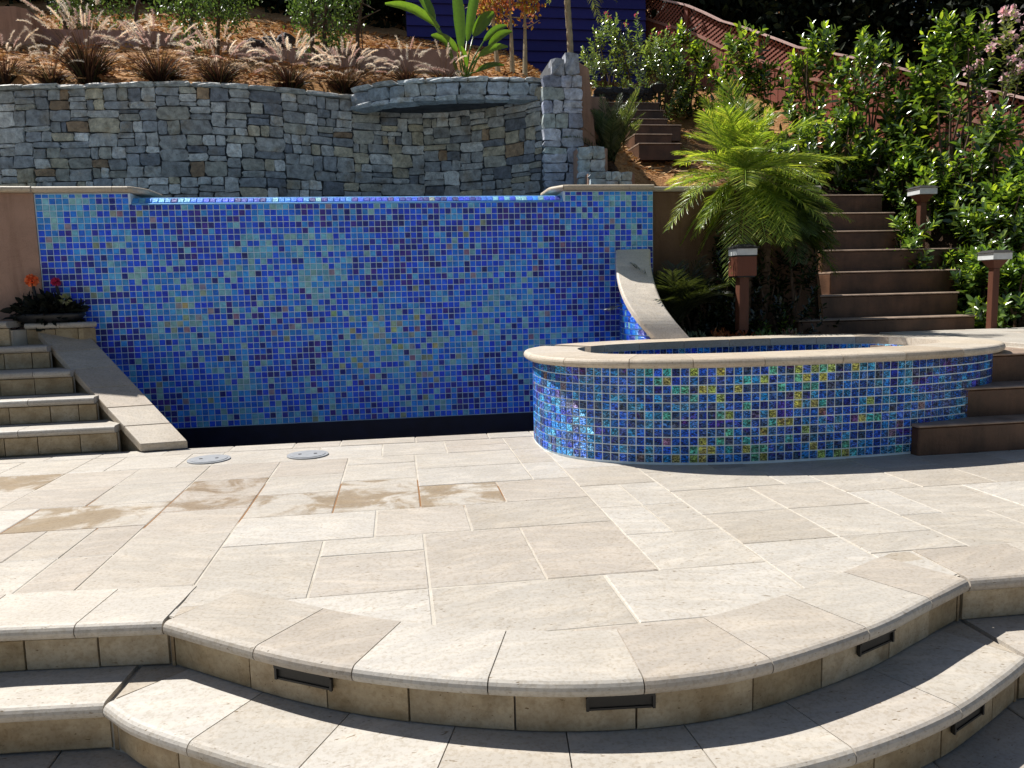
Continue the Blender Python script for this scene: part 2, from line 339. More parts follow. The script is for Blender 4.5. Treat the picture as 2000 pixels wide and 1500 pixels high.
tag(mk('hillside', np.stack([gx.ravel(), gy.ravel(), gz.ravel()], 1), np.array(faces), M['mulch'], None, True), kind='structure')
# straw chips on the slope
n = 9000; cx = rng.uniform(-6.5, 4.4, n); cy = rng.uniform(9.2, 15.5, n)
ok = (cy > wall_y(cx)+.25) | (cx > 2.5); cx, cy = cx[ok], cy[ok]; cz = Tz(cx, cy)+.03
ang = rng.uniform(0, 6.28, len(cx)); L = rng.uniform(.05, .17, len(cx)); dv = np.stack([np.cos(ang)*L, np.sin(ang)*L, rng.normal(0, .02, len(cx))], 1)
pv = np.stack([-np.sin(ang), np.cos(ang), 0*ang], 1)*rng.uniform(.006, .016, len(cx))[:, None]; c0 = np.stack([cx, cy, cz], 1)
V = np.stack([c0-dv/2-pv, c0+dv/2-pv, c0+dv/2+pv+[0,0,.012], c0-dv/2+pv+[0,0,.012]], 1).reshape(-1, 3)
cc = np.array([(.48,.29,.14),(.60,.42,.22),(.30,.15,.07),(.13,.07,.04)])[rng.choice(4, len(cx), p=[.4,.25,.25,.1])]
tag(mk('straw_mulch', V, np.arange(len(V)).reshape(-1, 4), M['chips'], None, False, cc), 'orange straw and bark mulch scattered over the planted slope', 'mulch', kind='stuff')
# planting bed by the spa
bx = np.arange(2.1, 9.01, .12); by = np.arange(6.15, 7.06, .1); bgx, bgy = np.meshgrid(bx, by, indexing='ij')
bz = .50+.02*rng.normal(0, 1, bgx.shape)+.05*np.sin(bgx*5)*np.sin(bgy*7); ii = np.arange(bgx.size).reshape(bgx.shape)
tag(mk('planting_bed', np.stack([bgx.ravel(), bgy.ravel(), bz.ravel()], 1), np.array([(ii[i,j],ii[i+1,j],ii[i+1,j+1],ii[i,j+1]) for i in range(len(bx)-1) for j in range(len(by)-1)]), M['soil'], None, True), kind='structure')

WY = 6.935; PIT = .0516; LIPZ = 1.845
o = MB(); o.add([(-3.4,5.62,-.42),(2.6,5.62,-.42),(2.6,WY-.003,-.42),(-3.4,WY-.003,-.42)], [(0,1,2,3)]); tag(o.build('trough_water', M['trough']), kind='structure')
o = MB(); o.prism([(-2.2,7.04),(2.0,7.04),(2.0,9.2),(1.0,10.3),(-1,10.3),(-4.6,10.2),(-4.6,7.04)], 1.2, 1.868); tag(o.build('pool_water', M['pool']), kind='structure')

# ------------------------------------------------------------------ patio with curved front, pavers
UP = catmull([(-.788,2.542),(-.583,2.385),(-.36,2.225),(-.15,2.106),(.10,2.0),(.398,1.915),(.70,1.888),(.989,1.925),(1.393,2.066),(1.67,2.205),(1.934,2.341)], 6)
UPALL = np.vstack([[(-6,2.66),(-1.315,2.598)], UP, [(2.5,2.335),(7,2.30)]])
LOW = catmull([(-.896,2.303),(-.77,2.173),(-.552,2.02),(-.30,1.868),(.10,1.715),(.50,1.650),(.855,1.655),(1.147,1.707),(1.457,1.807),(1.732,1.944),(1.906,2.042)], 6)
LOW = LOW*1.0213
LOWALL = np.vstack([[(-6,2.47),(-1.23,2.383)], LOW, [(2.66,2.075),(7,2.04)]])
gU = lambda x: np.interp(x, UPALL[:,0], UPALL[:,1]); gL = lambda x: np.interp(x, LOWALL[:,0], LOWALL[:,1])
PAL = [(.415,.384,.338),(.432,.402,.356),(.402,.366,.316),(.424,.392,.344),(.385,.345,.297),(.445,.418,.376),(.408,.370,.322)]
def paver(parent, mat, x0, x1, y0, y1, ztop, clip=None, th=.03, col=None):
    g = .0025; x0 += g; x1 -= g; y0 += g; y1 -= g
    if clip is None: bot = [(x0,y0),(x1,y0)]
    else:
        xx = np.linspace(x0, x1, 9); yy = np.maximum(y0, clip(xx)); 
        if np.all(yy > y1-.02): return None
        good = np.where(yy < y1-.02)[0]; lo_, hi_ = good[0], good[-1]
        x0, x1 = (x0 if lo_ == 0 else xx[lo_]), (x1 if hi_ == 8 else xx[hi_])
        if x1-x0 < .03: return None
        xx = np.linspace(x0, x1, 9); yy = np.minimum(np.maximum(y0, clip(xx)), y1-.004)
        bot = list(zip(xx, yy)) if np.any(yy > y0+1e-6) else [(x0,y0),(x1,y0)]
    poly = bot+[(x1,y1),(x0,y1)]; b = MB(); c = np.mean(poly, 0); n = len(poly)
    ins = []
    for p in poly:
        d = np.array(p)-c; ins.append(tuple(c+d*(1-.006/max(.05, np.linalg.norm(d)))))
    tz = ztop+random.uniform(-.0012, .0012); tx, ty = random.uniform(-.003,.003), random.uniform(-.003,.003)
    f = lambda p, z: (p[0], p[1], z+tx*(p[0]-c[0])+ty*(p[1]-c[1]))
    b.add([(p[0],p[1],ztop-th) for p in poly]+[f(p, tz-.003) for p in poly]+[f(p, tz) for p in ins],
          [(i,(i+1)%n,n+(i+1)%n,n+i) for i in range(n)]+[(n+i,n+(i+1)%n,2*n+(i+1)%n,2*n+i) for i in range(n)]+[tuple(range(2*n,3*n))])
    o = b.build('paver', mat, parent); col = col or random.choice(PAL); k = random.uniform(.96, 1.05); wt = 0.0
    for cx_, cy_, rr, ww in ((-1.45,3.85,.34,.29),(-1.9,4.0,.25,.24),(.22,3.98,.22,.28),(.45,3.70,.15,.25),(-2.2,4.9,.3,.28),(-.72,3.98,.28,.22),(-.1,4.12,.2,.25),(-1.0,4.28,.25,.22),(-.4,4.0,.25,.2),(-1.2,4.2,.25,.25)):
        if math.hypot(c[0]-cx_, c[1]-cy_) < rr: wt = max(wt, ww)
    o.color = (col[0]*k, col[1]*k, col[2]*k, 1-wt); return o
def layout(x0, y0, nx, ny, u, sizes):
    occ = np.zeros((nx, ny), bool); out = []
    for j in range(ny):
        for i in range(nx):
            if occ[i, j]: continue
            cand = sizes[:]; random.shuffle(cand)
            for a, b in cand+[(1, 1)]:
                if i+a <= nx and j+b <= ny and not occ[i:i+a, j:j+b].any(): break
            occ[i:i+a, j:j+b] = True; out.append((x0+i*u, x0+(i+a)*u, y0+j*u, y0+(j+b)*u))
    return out
b = MB()
xx = np.linspace(-5.5, 6, 160)
b.prism([(x, gU(x)+.045) for x in xx]+[(6,5.60),(-5.5,5.60)], -.60, -.0062)
patio = tag(b.build('patio', M['bed']), kind='structure'); fix_normals(patio)
U_ = .213
for x0, x1, y0, y1 in layout(-4.40, 1.80, 43, 17, U_, [(3,2),(2,3),(2,2),(3,2),(2,2),(2,1),(1,2),(2,2)]):
    if x1 > 4.7: continue
    if y1 < gU((x0+x1)/2)+.05 and y1 < gU(x0)+.05 and y1 < gU(x1)+.05: continue
    paver(patio, M['paver'], x0, x1, y0, y1, -.004, lambda q: gU(q)+.05)
xq = -4.4
while xq < 4.6:      # edge course along the trough
    wq = random.choice([.32,.43,.53]); paver(patio, M['paver'], xq, xq+wq, 1.80+17*U_, 5.625, -.003, None, .05); xq += wq
BULL = lambda wd, th: [(-wd,0)]+[(-.008+th/2*math.sin(a), -th/2+th/2*math.cos(a)) for a in [k*math.pi/8 for k in range(9)]]+[(-wd,-th)]
def nosing(parent, path2, z, wd, th, piece, mat, names='nosing', rough=.0, side=1, ends=None, cols=None):
    P = np.column_stack([path2, np.full(len(path2), z)]) if path2.shape[1] == 2 else path2
    N = normals2d(P, side); Lt = length(P); s = 0; k = 0
    while s < Lt-.01:
        e = min(Lt, s+piece*random.uniform(.85, 1.15))
        if Lt-e < piece*.4: e = Lt
        bb = MB(); bb.sweep(cut(P, N, s+.002, e-.002, .04), BULL(wd, th))
        o = fix_normals(bb.build(names, mat, parent)); c = random.choice(cols or PAL); q = random.uniform(.95, 1.12); o.color = (c[0]*q, c[1]*q, c[2]*q, 1)
        s = e; k += 1
def risers(parent, path2, z0, z1, piece, inset, mat=None, th=.03, cols=None):
    P = np.column_stack([path2, np.full(len(path2), z0)]); N = normals2d(P); Lt = length(P); s = 0; h = z1-z0
    while s < Lt-.01:
        e = min(Lt, s+piece*random.uniform(.75, 1.2))
        if Lt-e < piece*.4: e = Lt
        bb = MB(); f = -inset+random.uniform(-.002, .003); hh = h-random.uniform(.001, .006)
        bb.sweep(cut(P, N, s+.003, e-.003, .05), [(f-th,0),(f-.004,0),(f,.004),(f,hh-.004),(f-.004,hh),(f-th,hh)])
        o = fix_normals(bb.build('riser_stone', mat or M['riser'], parent)); c = random.choice(cols or [(.45,.37,.25),(.50,.42,.30),(.40,.33,.22),(.48,.41,.30)]); o.color = (*c, 1)
        s = e
up_step = thing('curved_step', (.6, 2.1, -.165), 'upper curved travertine step edge of the sunlit patio, with three dark slot lights', 'step')
low_step = thing('curved_step', (.6, 1.8, -.33), 'lower curved travertine step in the foreground, below the patio edge', 'step')
RZ = -.165
for seg in (np.array([(-3.0,2.64),(-1.315,2.60),(-.797,2.546)]), UP, np.array([(1.944,2.343),(2.5,2.335),(4.5,2.31)])):
    seg = resample(seg, .03)
    nosing(up_step, seg, 0.0, .30, .05, .40, M['trav']); risers(up_step, seg, RZ+.002, -.051, .30, .022)
for seg in (np.array([(-3.0,2.45),(-1.23,2.383),(-.924,2.357)]), LOW, np.array([(1.957,2.09),(2.66,2.078),(4.6,2.05)])):
    seg = resample(seg, .03)
    nosing(low_step, seg, RZ, .40, .05, .42, M['trav']); risers(low_step, seg, 2*RZ+.002, RZ-.051, .34, .022)
b = MB(); b.prism([(x, gL(x)+.045) for x in xx]+[(6,2.9),(-5.5,2.9)], -.60, RZ-.016); o = fix_normals(b.build('step_core', M['bed'], low_step))
b = MB(); b.prism([(-6,-3),(6,-3),(6,2.6),(-6,2.6)], -.7, 2*RZ-.018); low = tag(b.build('lower_terrace', M['bed']), kind='structure')
for x0, x1, y0, y1 in layout(-3.0, -1.0, 30, 17, .213, [(3,2),(2,3),(2,2),(3,3)]):
    if y0 < .5: continue
    paver(low, M['paver'], x0, x1, y0, y1, 2*RZ-.004)
def wedge(parent, c, nA, nB, L_, z):
    c, nA, nB = map(np.array, (c, nA, nB)); b = MB(); mid = (nA+nB); mid = mid/np.linalg.norm(mid)
    a_, m_, b_ = c+nA*L_, c+mid*L_*1.04, c+nB*L_; e = .004
    poly = [c+mid*.03, c+nB*L_+np.array([0,0]), m_, a_]
    q = [c0+(np.mean(poly, 0)-c0)*.012 for c0 in poly]; b.prism([tuple(p) for p in q], z-.05, z-.0035); o = fix_normals(b.build('wedge_paver', M['trav'], parent)); o.color = (.37,.325,.265,1)
nU, nL = -normals2d(UP), -normals2d(LOW)
def corner(parent, c, nA, nB, z0, z1):
    c, nA, nB = map(np.array, (c, nA, nB)); m_ = nA+nB; m_ = m_/np.linalg.norm(m_); b = MB(); b.prism([tuple(c+nA*.021), tuple(c+m_*.020), tuple(c+nB*.021), tuple(c+m_*.09)], z0, z1); o = fix_normals(b.build('corner_stone', M['riser'], parent)); o.color = (.36,.28,.18,1)
corner(up_step, UP[0], (0.11,.994), nU[0], RZ, -.052); corner(low_step, LOW[0], (.09,.996), nL[0], 2*RZ, RZ-.052); corner(up_step, UP[-1], nU[-1], (0,1), RZ, -.052); corner(low_step, LOW[-1], nL[-1], (0,1), 2*RZ, RZ-.052)
wedge(up_step, UP[0], (0.11,.994), nU[0], .30, 0.0); wedge(low_step, LOW[0], (.09,.996), nL[0], .40, RZ)
wedge(up_step, UP[-1], nU[-1], (.0,1.0), .30, 0.0); wedge(low_step, LOW[-1], nL[-1], (.0,1.0), .40, RZ)
def slot_light(xa, ya, xb, yb, z, curve, label):
    a, c = PZ(xa, ya, z), PZ(xb, yb, z); a[1] = curve(a[0])+.022; c[1] = curve(c[0])+.022
    d = c-a; d[2] = 0; Lh = np.linalg.norm(d); d /= Lh; nrm = np.array([d[1], -d[0], 0])
    t = thing('step_light', ((a+c)/2)+[0,0,-.02], label, 'step light', 'slot lights in the step risers')
    def bar(nm, u0, u1, n0, n1, z0, z1, mat):
        V = [a+d*u+nrm*nn+np.array([0,0,zz-z]) for zz in (z0, z1) for u, nn in ((u0,n0),(u1,n0),(u1,n1),(u0,n1))]
        bb = MB(); bb.add(V, [(0,3,2,1),(4,5,6,7),(0,1,5,4),(1,2,6,5),(2,3,7,6),(3,0,4,7)]); fix_normals(bb.build(nm, mat, t))
    h = .046
    bar('back_plate', 0, Lh, .002, .008, z-h/2, z+h/2, M['black']); bar('hood', -.002, Lh+.002, .0085, .020, z+h/2-.008, z+h/2+.001, M['black'])
    bar('end_cap', -.004, .004, .0085, .016, z-h/2, z+h/2-.009, M['black']); bar('end_cap', Lh-.004, Lh+.004, .0085, .016, z-h/2, z+h/2-.009, M['black'])
    bar('lower_lip', .005, Lh-.005, .0085, .012, z-h/2, z-h/2+.006, M['black'])
slot_light(540,1322,650,1338,-.072,gU,'dark slot light in upper riser, at the left of the curve')
slot_light(1145,1366,1278,1366,-.072,gU,'dark slot light in upper riser, at the middle of the curve')
slot_light(1692,1280,1768,1258,-.072,gU,'dark slot light in upper riser, near the right corner')
slot_light(845,1500,960,1512,RZ-.072,gL,'dark slot light in lower riser at the bottom edge of the picture')
slot_light(1872,1428,1943,1400,RZ-.072,gL,'dark slot light in lower riser at bottom right')
for xp, yp, lab in ((408,897,'round grey skimmer lid nearer the left stairs'), (601,888,'round grey skimmer lid farther from the left stairs')):
    c = PZ(xp, yp, 0); t = thing('skimmer_lid', c, lab, 'lid', 'round lids set in the patio'); n_ = 28
    for nm, r, z0, z1, mt in (('rim', .135, -.01, .003, 'lid'), ('cover', .115, -.01, .006, 'lid')):
        b = MB(); b.prism([(c[0]+r*math.cos(k*6.2832/n_), c[1]+r*math.sin(k*6.2832/n_)) for k in range(n_)], z0, z1); b.build(nm, M[mt], t)
    b = MB()
    for dx in (-.05, .05): b.prism([(c[0]+dx+.012*math.cos(k*.7854), c[1]+.012*math.sin(k*.7854)) for k in range(8)], .0055, .0075)
    b.build('finger_hole', M['black'], t)

# ------------------------------------------------------------------ tiled infinity-edge wall
def tilecol(u, v, warm=0.0):
    a = math.sin(u*.093+1.3)*math.cos(v*.21+u*.031)+.8*math.sin(u*.21-v*.16+.5)+.5*math.sin(u*.37+v*.33)+.45*math.sin(v*.13+2.1)
    pa = 1.1*math.exp(-((u-40)/15)**2-((v-23)/7)**2)+.8*math.exp(-((u-62)/9)**2-((v-24)/6)**2)+.7*math.exp(-((u-22)/8)**2-((v-15)/6)**2)+.5*math.exp(-((u-80)/10)**2-((v-26)/6)**2)
    q = a*.46-.02+pa*.8-.35*(v < 5)+random.gauss(0, .60)
    if pa > .45 and q > .8 and random.random() < .32: return tuple(x*random.uniform(.8,1.2) for x in random.choice([(.34,.46,.34),(.44,.46,.22),(.36,.30,.40),(.30,.48,.46)]))
    c = random.random()
    if c < .018: return random.choice([(.26,.34,.26),(.30,.36,.34),(.28,.16,.30),(.32,.26,.38)])
    if q > .75: col = random.choice([(.16,.51,.76),(.21,.55,.74),(.10,.46,.88),(.25,.54,.62)])
    elif q > .15: col = random.choice([(.03,.32,.93),(.02,.28,.95),(.06,.38,.88),(.010,.21,.95)])
    elif q > -.55: col = random.choice([(.005,.11,.95),(.005,.085,.93),(.008,.16,.95),(.008,.06,.85)])
    else: col = random.choice([(.008,.05,.52),(.02,.03,.44),(.006,.025,.34),(.05,.025,.36),(.010,.02,.26)])
    k = random.uniform(.8, 1.15); return tuple(x*k for x in col)
def tile_geo(w_, h_, d=.005, b_=.0022):
    return ([(-w_/2,0,-h_/2),(w_/2,0,-h_/2),(w_/2,0,h_/2),(-w_/2,0,h_/2),(-w_/2+b_,-d,-h_/2+b_),(w_/2-b_,-d,-h_/2+b_),(w_/2-b_,-d,h_/2-b_),(-w_/2+b_,-d,h_/2-b_)],
            [(4,5,6,7),(0,1,5,4),(1,2,6,5),(2,3,7,6),(3,0,4,7)])
def spacol(f, u=0, v=0):
    # f: 0 at the left end of the front, 1 at the right end
    mid = math.exp(-((f-.52)/.22)**2); dr = .5+.5*math.sin(u*.23+1.1*math.sin(v*.5))*math.cos(v*.42+u*.11); mid *= .55+1.1*dr; c = random.random()
    if c < .26+.5*abs(f-.5): col = random.choice([(.010,.02,.34),(.010,.04,.55),(.02,.012,.22),(.012,.08,.62)])
    elif c < .62: col = random.choice([(.015,.18,.80),(.015,.26,.80),(.02,.11,.85),(.015,.10,.60)])
    elif c < .60+.32*mid: col = random.choice([(.12,.55,.42),(.42,.55,.12),(.06,.50,.55),(.55,.50,.10)])
    elif c < .64+.30*mid: col = random.choice([(.16,.04,.20),(.26,.09,.10),(.10,.03,.28),(.30,.14,.26)])
    else: col = random.choice([(.03,.24,.66),(.04,.30,.70),(.012,.10,.62)])
    k = random.uniform(.75, 1.25); return tuple(x*k for x in col)
TW = PIT-.0056
TV, TF = tile_geo(TW, TW)
def shared(name, V, Fs, mat):
    me = bpy.data.meshes.new(name); me.from_pydata(V, [], Fs); me.materials.append(mat); me.update(); return me
def place_tiles(parent, tiles, single_mesh, field_mat, field_name, nmax, extra=None):
    """tiles: (center, angle, tint, score)"""
    order = sorted(range(len(tiles)), key=lambda i: -tiles[i][3]); big = set(i for i in order[:nmax] if tiles[i][3] > 0); fb = MB()
    for i, (c, a, t, s, wv, wh) in enumerate(tiles):
        # slight hand-set tilt
        rx, rz = random.gauss(0, .014), a+random.gauss(0, .014)
        if i in big:
            ob = link(bpy.data.objects.new('tile', single_mesh)); ob.location = c; ob.rotation_euler = (rx, 0, rz); ob.color = (*t, 1); attach(ob, parent)
        else:
            R = Matrix.Rotation(rz, 3, 'Z') @ Matrix.Rotation(rx, 3, 'X')
            V = [(R @ Vector((p[0]*wv, p[1], p[2]*wh)))+Vector(c) for p in TV]; fb.add(V, TF, t)
    o = fb.build(field_name, field_mat, parent, False, True); o['kind'] = 'stuff'; return o
XL, XR, XN0, XN1 = -2.915, 2.360, -2.165, 1.520
wall = thing('infinity_edge_wall', (0, WY, -.1), 'tall blue glass mosaic spillover wall of the upper pool', 'pool wall')
b = MB(); b.box((XL, WY, -.5), (XR, 7.20, LIPZ-.004)); b.build('wall_core', M['grout'], wall)
b = MB(); b.box((XL, WY, LIPZ-.0035), (XN0, 7.30, 1.935)); b.box((XN1, WY, LIPZ-.0035), (XR, 7.30, 1.935)); b.build('end_block', M['grout'], wall)
tiles = []
ncol = int((XR-XL)/PIT)+1; off = XL+.5*PIT-((ncol*PIT-(XR-XL)))
for i in range(ncol):
    x = off+i*PIT
    if x-PIT/2 < XL-.01 and x+PIT/2 < XL+.02: continue
    for j in range(-2, 37):
        z = LIPZ-(j+.5)*PIT
        if z > LIPZ and XN0-.004 < x+TW/2 and x-TW/2 < XN1+.004: continue
        hh = 1.0
        if j == -2: z = LIPZ+PIT+.0165; hh = .62
        px_, py_, zc = proj((x, WY, z)); hid = py_ > 560+(px_-80)*.98 or px_ < 72 or (px_ > 1010 and py_ > 660) or (px_ > 1200 and py_ > 480)
        tiles.append(((x, WY-.0005, z), 0.0, tilecol(i, j), 0 if (hid or hh < 1) else 1/zc, 1, hh))
place_tiles(wall, tiles, shared('tile', TV, TF, M['tile1']), M['tileN'], 'tile_field', 300)
b = MB(); b.box((XL, WY-.03, -.55), (XR, WY-.0075, LIPZ-37*PIT-.002)); b.build('base_band', M['band'], wall)  # plain dark navy strip below the lowest tile row
# spill lip: wet edge strip and a leaning row of tiles
b = MB(); b.tube([(XN0+.01, WY-.001, LIPZ-.002), (XN1-.01, WY-.001, LIPZ-.002)], .0085, 8); b.build('wet_lip', M['film'], wall, True)
b = MB(); b.add([(XN0,6.942,LIPZ),(XN1,6.942,LIPZ),(XN1,7.0,1.905),(XN0,7.0,1.905),(XN0,7.06,1.905),(XN1,7.06,1.905),(XN1,7.06,1.7),(XN0,7.06,1.7)], [(0,1,2,3),(3,2,5,4),(4,5,6,7)]); b.build('spill_slope', M['film'], wall)
b = MB()
for i in range(int((XN1-XN0)/PIT)):
    x = XN0+.03+i*PIT; R = Matrix.Rotation(-math.radians(44), 3, 'X')
    b.add([(R @ Vector((p[0], p[1], p[2]*1.15)))+Vector((x, 6.969, 1.876)) for p in TV], TF, tilecol(i, -5))
o = b.build('lip_tile_row', M['tileD'], wall, False, True); o['kind'] = 'stuff'
def coping_run(parent, pts, z, wd, th, piece, back=True):
    nosing(parent, resample(np.array(pts), .05), z, wd, th, piece, M['trav'], 'coping_stone', cols=[(.47,.40,.31),(.44,.37,.29),(.48,.42,.34)])
for pts in (((-2.92, WY-.035), (XN0+.01, WY-.035), (XN0+.10, WY+.12), (XN0+.11, WY+.5)), ((XN1-.10, WY+.5), (XN1-.10, WY+.13), (XN1, WY-.035), (XR+.0, WY-.035)),):
    coping_run(wall, pts, 1.988, .30, .05, .55)
# ------------------------------------------------------------------ stucco walls left and right
lw = thing('stucco_wall', (-3.2, 6.6, 0), 'pink stucco wall with stone coping at the left of the mosaic', 'wall')
A, Bp = np.array([-2.908, 6.915]), np.array([-4.6, 6.80]); nrm = np.array([.068, -.998])
b = MB(); q = [A, Bp, Bp-nrm*.3, A-nrm*.3]; b.prism(q[::-1], -.2, 1.936); fix_normals(b.build('wall_body', M['plaster'], lw))
coping_run(lw, [tuple(Bp+nrm*.035), tuple(A+nrm*.035)], 1.988, .34, .05, .6)
rw = thing('retaining_wall', (3.3, 7.0, .5), 'brown stucco retaining wall behind the palm, right of the mosaic', 'wall')
b = MB(); b.bbox((XR+.003, WY+.03, .2), (4.02, WY+.25, 1.930), .008); b.build('wall_body', M['brownplaster'], rw)
nosing(rw, resample(np.array([(XR+.004, WY+.01), (3.0, WY+.01), (4.02, WY+.01)]), .05), 1.975, .26, .045, .5, M['trav'], 'coping_stone')

# ------------------------------------------------------------------ raised spa
SC = np.array([2.50, 5.11]); SA, SB, SE = 1.585, .91, 2.55
def spa_pt(th, d=0.0):
    c, s = math.cos(th), math.sin(th)
    return SC+np.array([math.copysign(abs(c)**(2/SE), c)*(SA+d), math.copysign(abs(s)**(2/SE), s)*(SB+d)])
RING = resample(np.array([spa_pt(k*2*math.pi/720) for k in range(721)]), .02)
RN = normals2d(np.vstack([RING[-2], RING, RING[1]]))[1:-1]
spa = thing('raised_spa', (SC[0], SC[1], 0), 'raised oval spa clad in iridescent mosaic tile with pale coping', 'spa')
ringL = length(RING); scol = int(ringL/PIT); sp = ringL/scol; dcum = np.r_[0, np.cumsum(np.linalg.norm(np.diff(RING, axis=0), axis=1))]
b = MB(); b.add([(p[0],p[1],-.05) for p in RING[:-1]]+[(p[0],p[1],.578) for p in RING[:-1]], [(i,(i+1)%(len(RING)-1),len(RING)-1+(i+1)%(len(RING)-1),len(RING)-1+i) for i in range(len(RING)-1)])
fix_normals(b.build('spa_wall', M['sgrout'], spa))
tiles = []
for i in range(scol):
    s = (i+.5)*sp; p = [np.interp(s, dcum, RING[:,k]) for k in (0,1)]; nn = np.array([np.interp(s, dcum, RN[:,k]) for k in (0,1)]); nn /= np.linalg.norm(nn)
    ang = math.atan2(nn[1], nn[0])+math.pi/2; face = np.dot(nn, -np.array(p))/np.linalg.norm(p)
    for j in range(11):
        z = .5745-(j+.5)*PIT; px_, py_, zc = proj((p[0], p[1], z)); vis = face > .12 and px_ < 1925 and not (px_ > 1790 and py_ > 815) 
        tiles.append(((p[0], p[1], z), ang, spacol(min(1, max(0, (px_-1030)/860)), i, j), face/zc if vis else 0, sp/PIT, 1))
place_tiles(spa, tiles, shared('pearl_tile', TV, TF, M['spa1']), M['spaN'], 'tile_field', 300)
# inner wall, water, coping with a spill gap
INN = np.array([spa_pt(k*2*math.pi/240, -.30) for k in range(240)])
b = MB(); N_ = len(INN); b.add([(p[0],p[1],.2) for p in INN]+[(p[0],p[1],.577) for p in INN], [(i,N_+i,N_+(i+1)%N_,(i+1)%N_) for i in range(N_)]); b.build('inner_wall', M['sgrout'], spa)
b = MB(); IR = resample(np.vstack([INN, INN[:1]]), PIT); inr = normals2d(IR)
for i in range(len(IR)-1):
    a = math.atan2(inr[i][1], inr[i][0])-math.pi/2; R = Matrix.Rotation(a, 3, 'Z')
    for j in range(4): b.add([(R @ Vector(p))+Vector((IR[i][0], IR[i][1], .55-j*PIT)) for p in TV], TF, tilecol(i, j))
o = b.build('inner_tiles', M['spaN'], spa, False, True); o['kind'] = 'stuff'
b = MB(); b.add([(p[0],p[1],.49) for p in INN], [tuple(range(N_))]); tag(b.build('spa_water', M['spaw']), kind='structure')
g0 = math.radians(147); g1 = math.radians(139)
ths = np.linspace(g0, g1+2*math.pi, 500); CP = np.array([[*spa_pt(t_, .045), .632] for t_ in ths])
nosing(spa, resample(CP, .03), .632, .36, .055, .42, M['trav'], 'coping_stone', cols=[(.48,.42,.34),(.45,.38,.30),(.50,.45,.38)])

# ------------------------------------------------------------------ left stairs with sloping cheek
ls = thing('left_stair', (-2.4, 6.0, 0), 'travertine stair rising at the left below the black planter', 'stairs')
EDGE_R = lambda y: np.interp(y, [5.5, 5.66, 5.92, 6.2, 6.48, 6.76, 6.93], [-1.80, -1.93, -2.14, -2.40, -2.67, -2.86, -2.95])
YN = [5.66, 5.93, 6.20, 6.47]
for k, y in enumerate(YN):
    z = .178*(k+1); xr = EDGE_R(y)-.06
    P2 = resample(np.array([(-4.6, y-.16), (-3.2, y-.03), (xr, y)]), .04)
    nosing(ls, P2, z, .32, .05, .5, M['trav']); risers(ls, P2, z-.176 if k else -.002, z-.051, .24, .02)
    b = MB(); b.prism([(-4.6,y-.10),(-3.2,y+.03),(xr,y+.06),(xr-.3,6.9),(-4.6,6.9)], -.2, z-.053-.0007*k); fix_normals(b.build('step_core', M['bed'], ls))
# ledge under the planter and the side landing
P2 = resample(np.array([(-2.98, 6.72), (-2.55, 6.70), (-2.46, 6.78)]), .03); nosing(ls, P2, .882, .24, .045, .30, M['trav'], 'ledge_stone'); risers(ls, P2, .70, .836, .2, .02)
b = MB(); b.prism([(-4.4,6.60),(-3.02,6.60),(-2.98,6.76),(-2.52,6.76),(-2.56,6.92),(-4.4,6.92)], .3, .834); fix_normals(b.build('landing_core', M['bed'], ls))
P2 = resample(np.array([(-4.4, 6.50), (-3.03, 6.55)]), .03); nosing(ls, P2, .905, .3, .05, .4, M['trav'], 'landing_stone'); risers(ls, P2, .715, .853, .25, .02)
Rt, Lb = [np.array(q) for q in ((-2.60,6.88,.815),(-1.50,5.60,.055))]; Lt_, Lbb = [np.array(q) for q in ((-2.90,6.74,.815),(-1.80,5.56,.055))]
segs = [0,.2,.37,.54,.71,.86,1]
for a, c in zip(segs[:-1], segs[1:]):
    a += .002; c -= .002; b = MB(); q = [Lt_+(Lbb-Lt_)*a, Rt+(Lb-Rt)*a, Rt+(Lb-Rt)*c, Lt_+(Lbb-Lt_)*c]
    e = [(q[0]+q[1]+q[2]+q[3])/4*.02+p*.98 for p in q]
    V = [p+[0,0,-.052] for p in q]+[p+[0,0,-.008] for p in q]+[p for p in e]
    b.add(V, [(3,2,1,0)]+[(i,(i+1)%4,4+(i+1)%4,4+i) for i in range(4)]+[(4+i,4+(i+1)%4,8+(i+1)%4,8+i) for i in range(4)]+[(8,9,10,11)])
    o = fix_normals(b.build('cheek_slab', M['trav'], ls)); o.color = (*random.choice([(.46,.40,.32),(.44,.37,.29),(.48,.42,.34)]), 1)
b = MB(); q = [Lt_+(Rt-Lt_)*.1, Rt+(Lt_-Rt)*.12, Lb+(Lbb-Lb)*.12+np.array([-.06,.07,.04]), Lbb+(Lb-Lbb)*.1+np.array([-.06,.07,.04])]
b.add([(p[0],p[1],-.3) for p in q]+[(p[0],p[1],p[2]-.055) for p in q], [(3,2,1,0),(4,5,6,7)]+[(i,(i+1)%4,4+(i+1)%4,4+i) for i in range(4)]); o = fix_normals(b.build('cheek_wall', M['riser'], ls)); o.color = (.45,.36,.25,1)

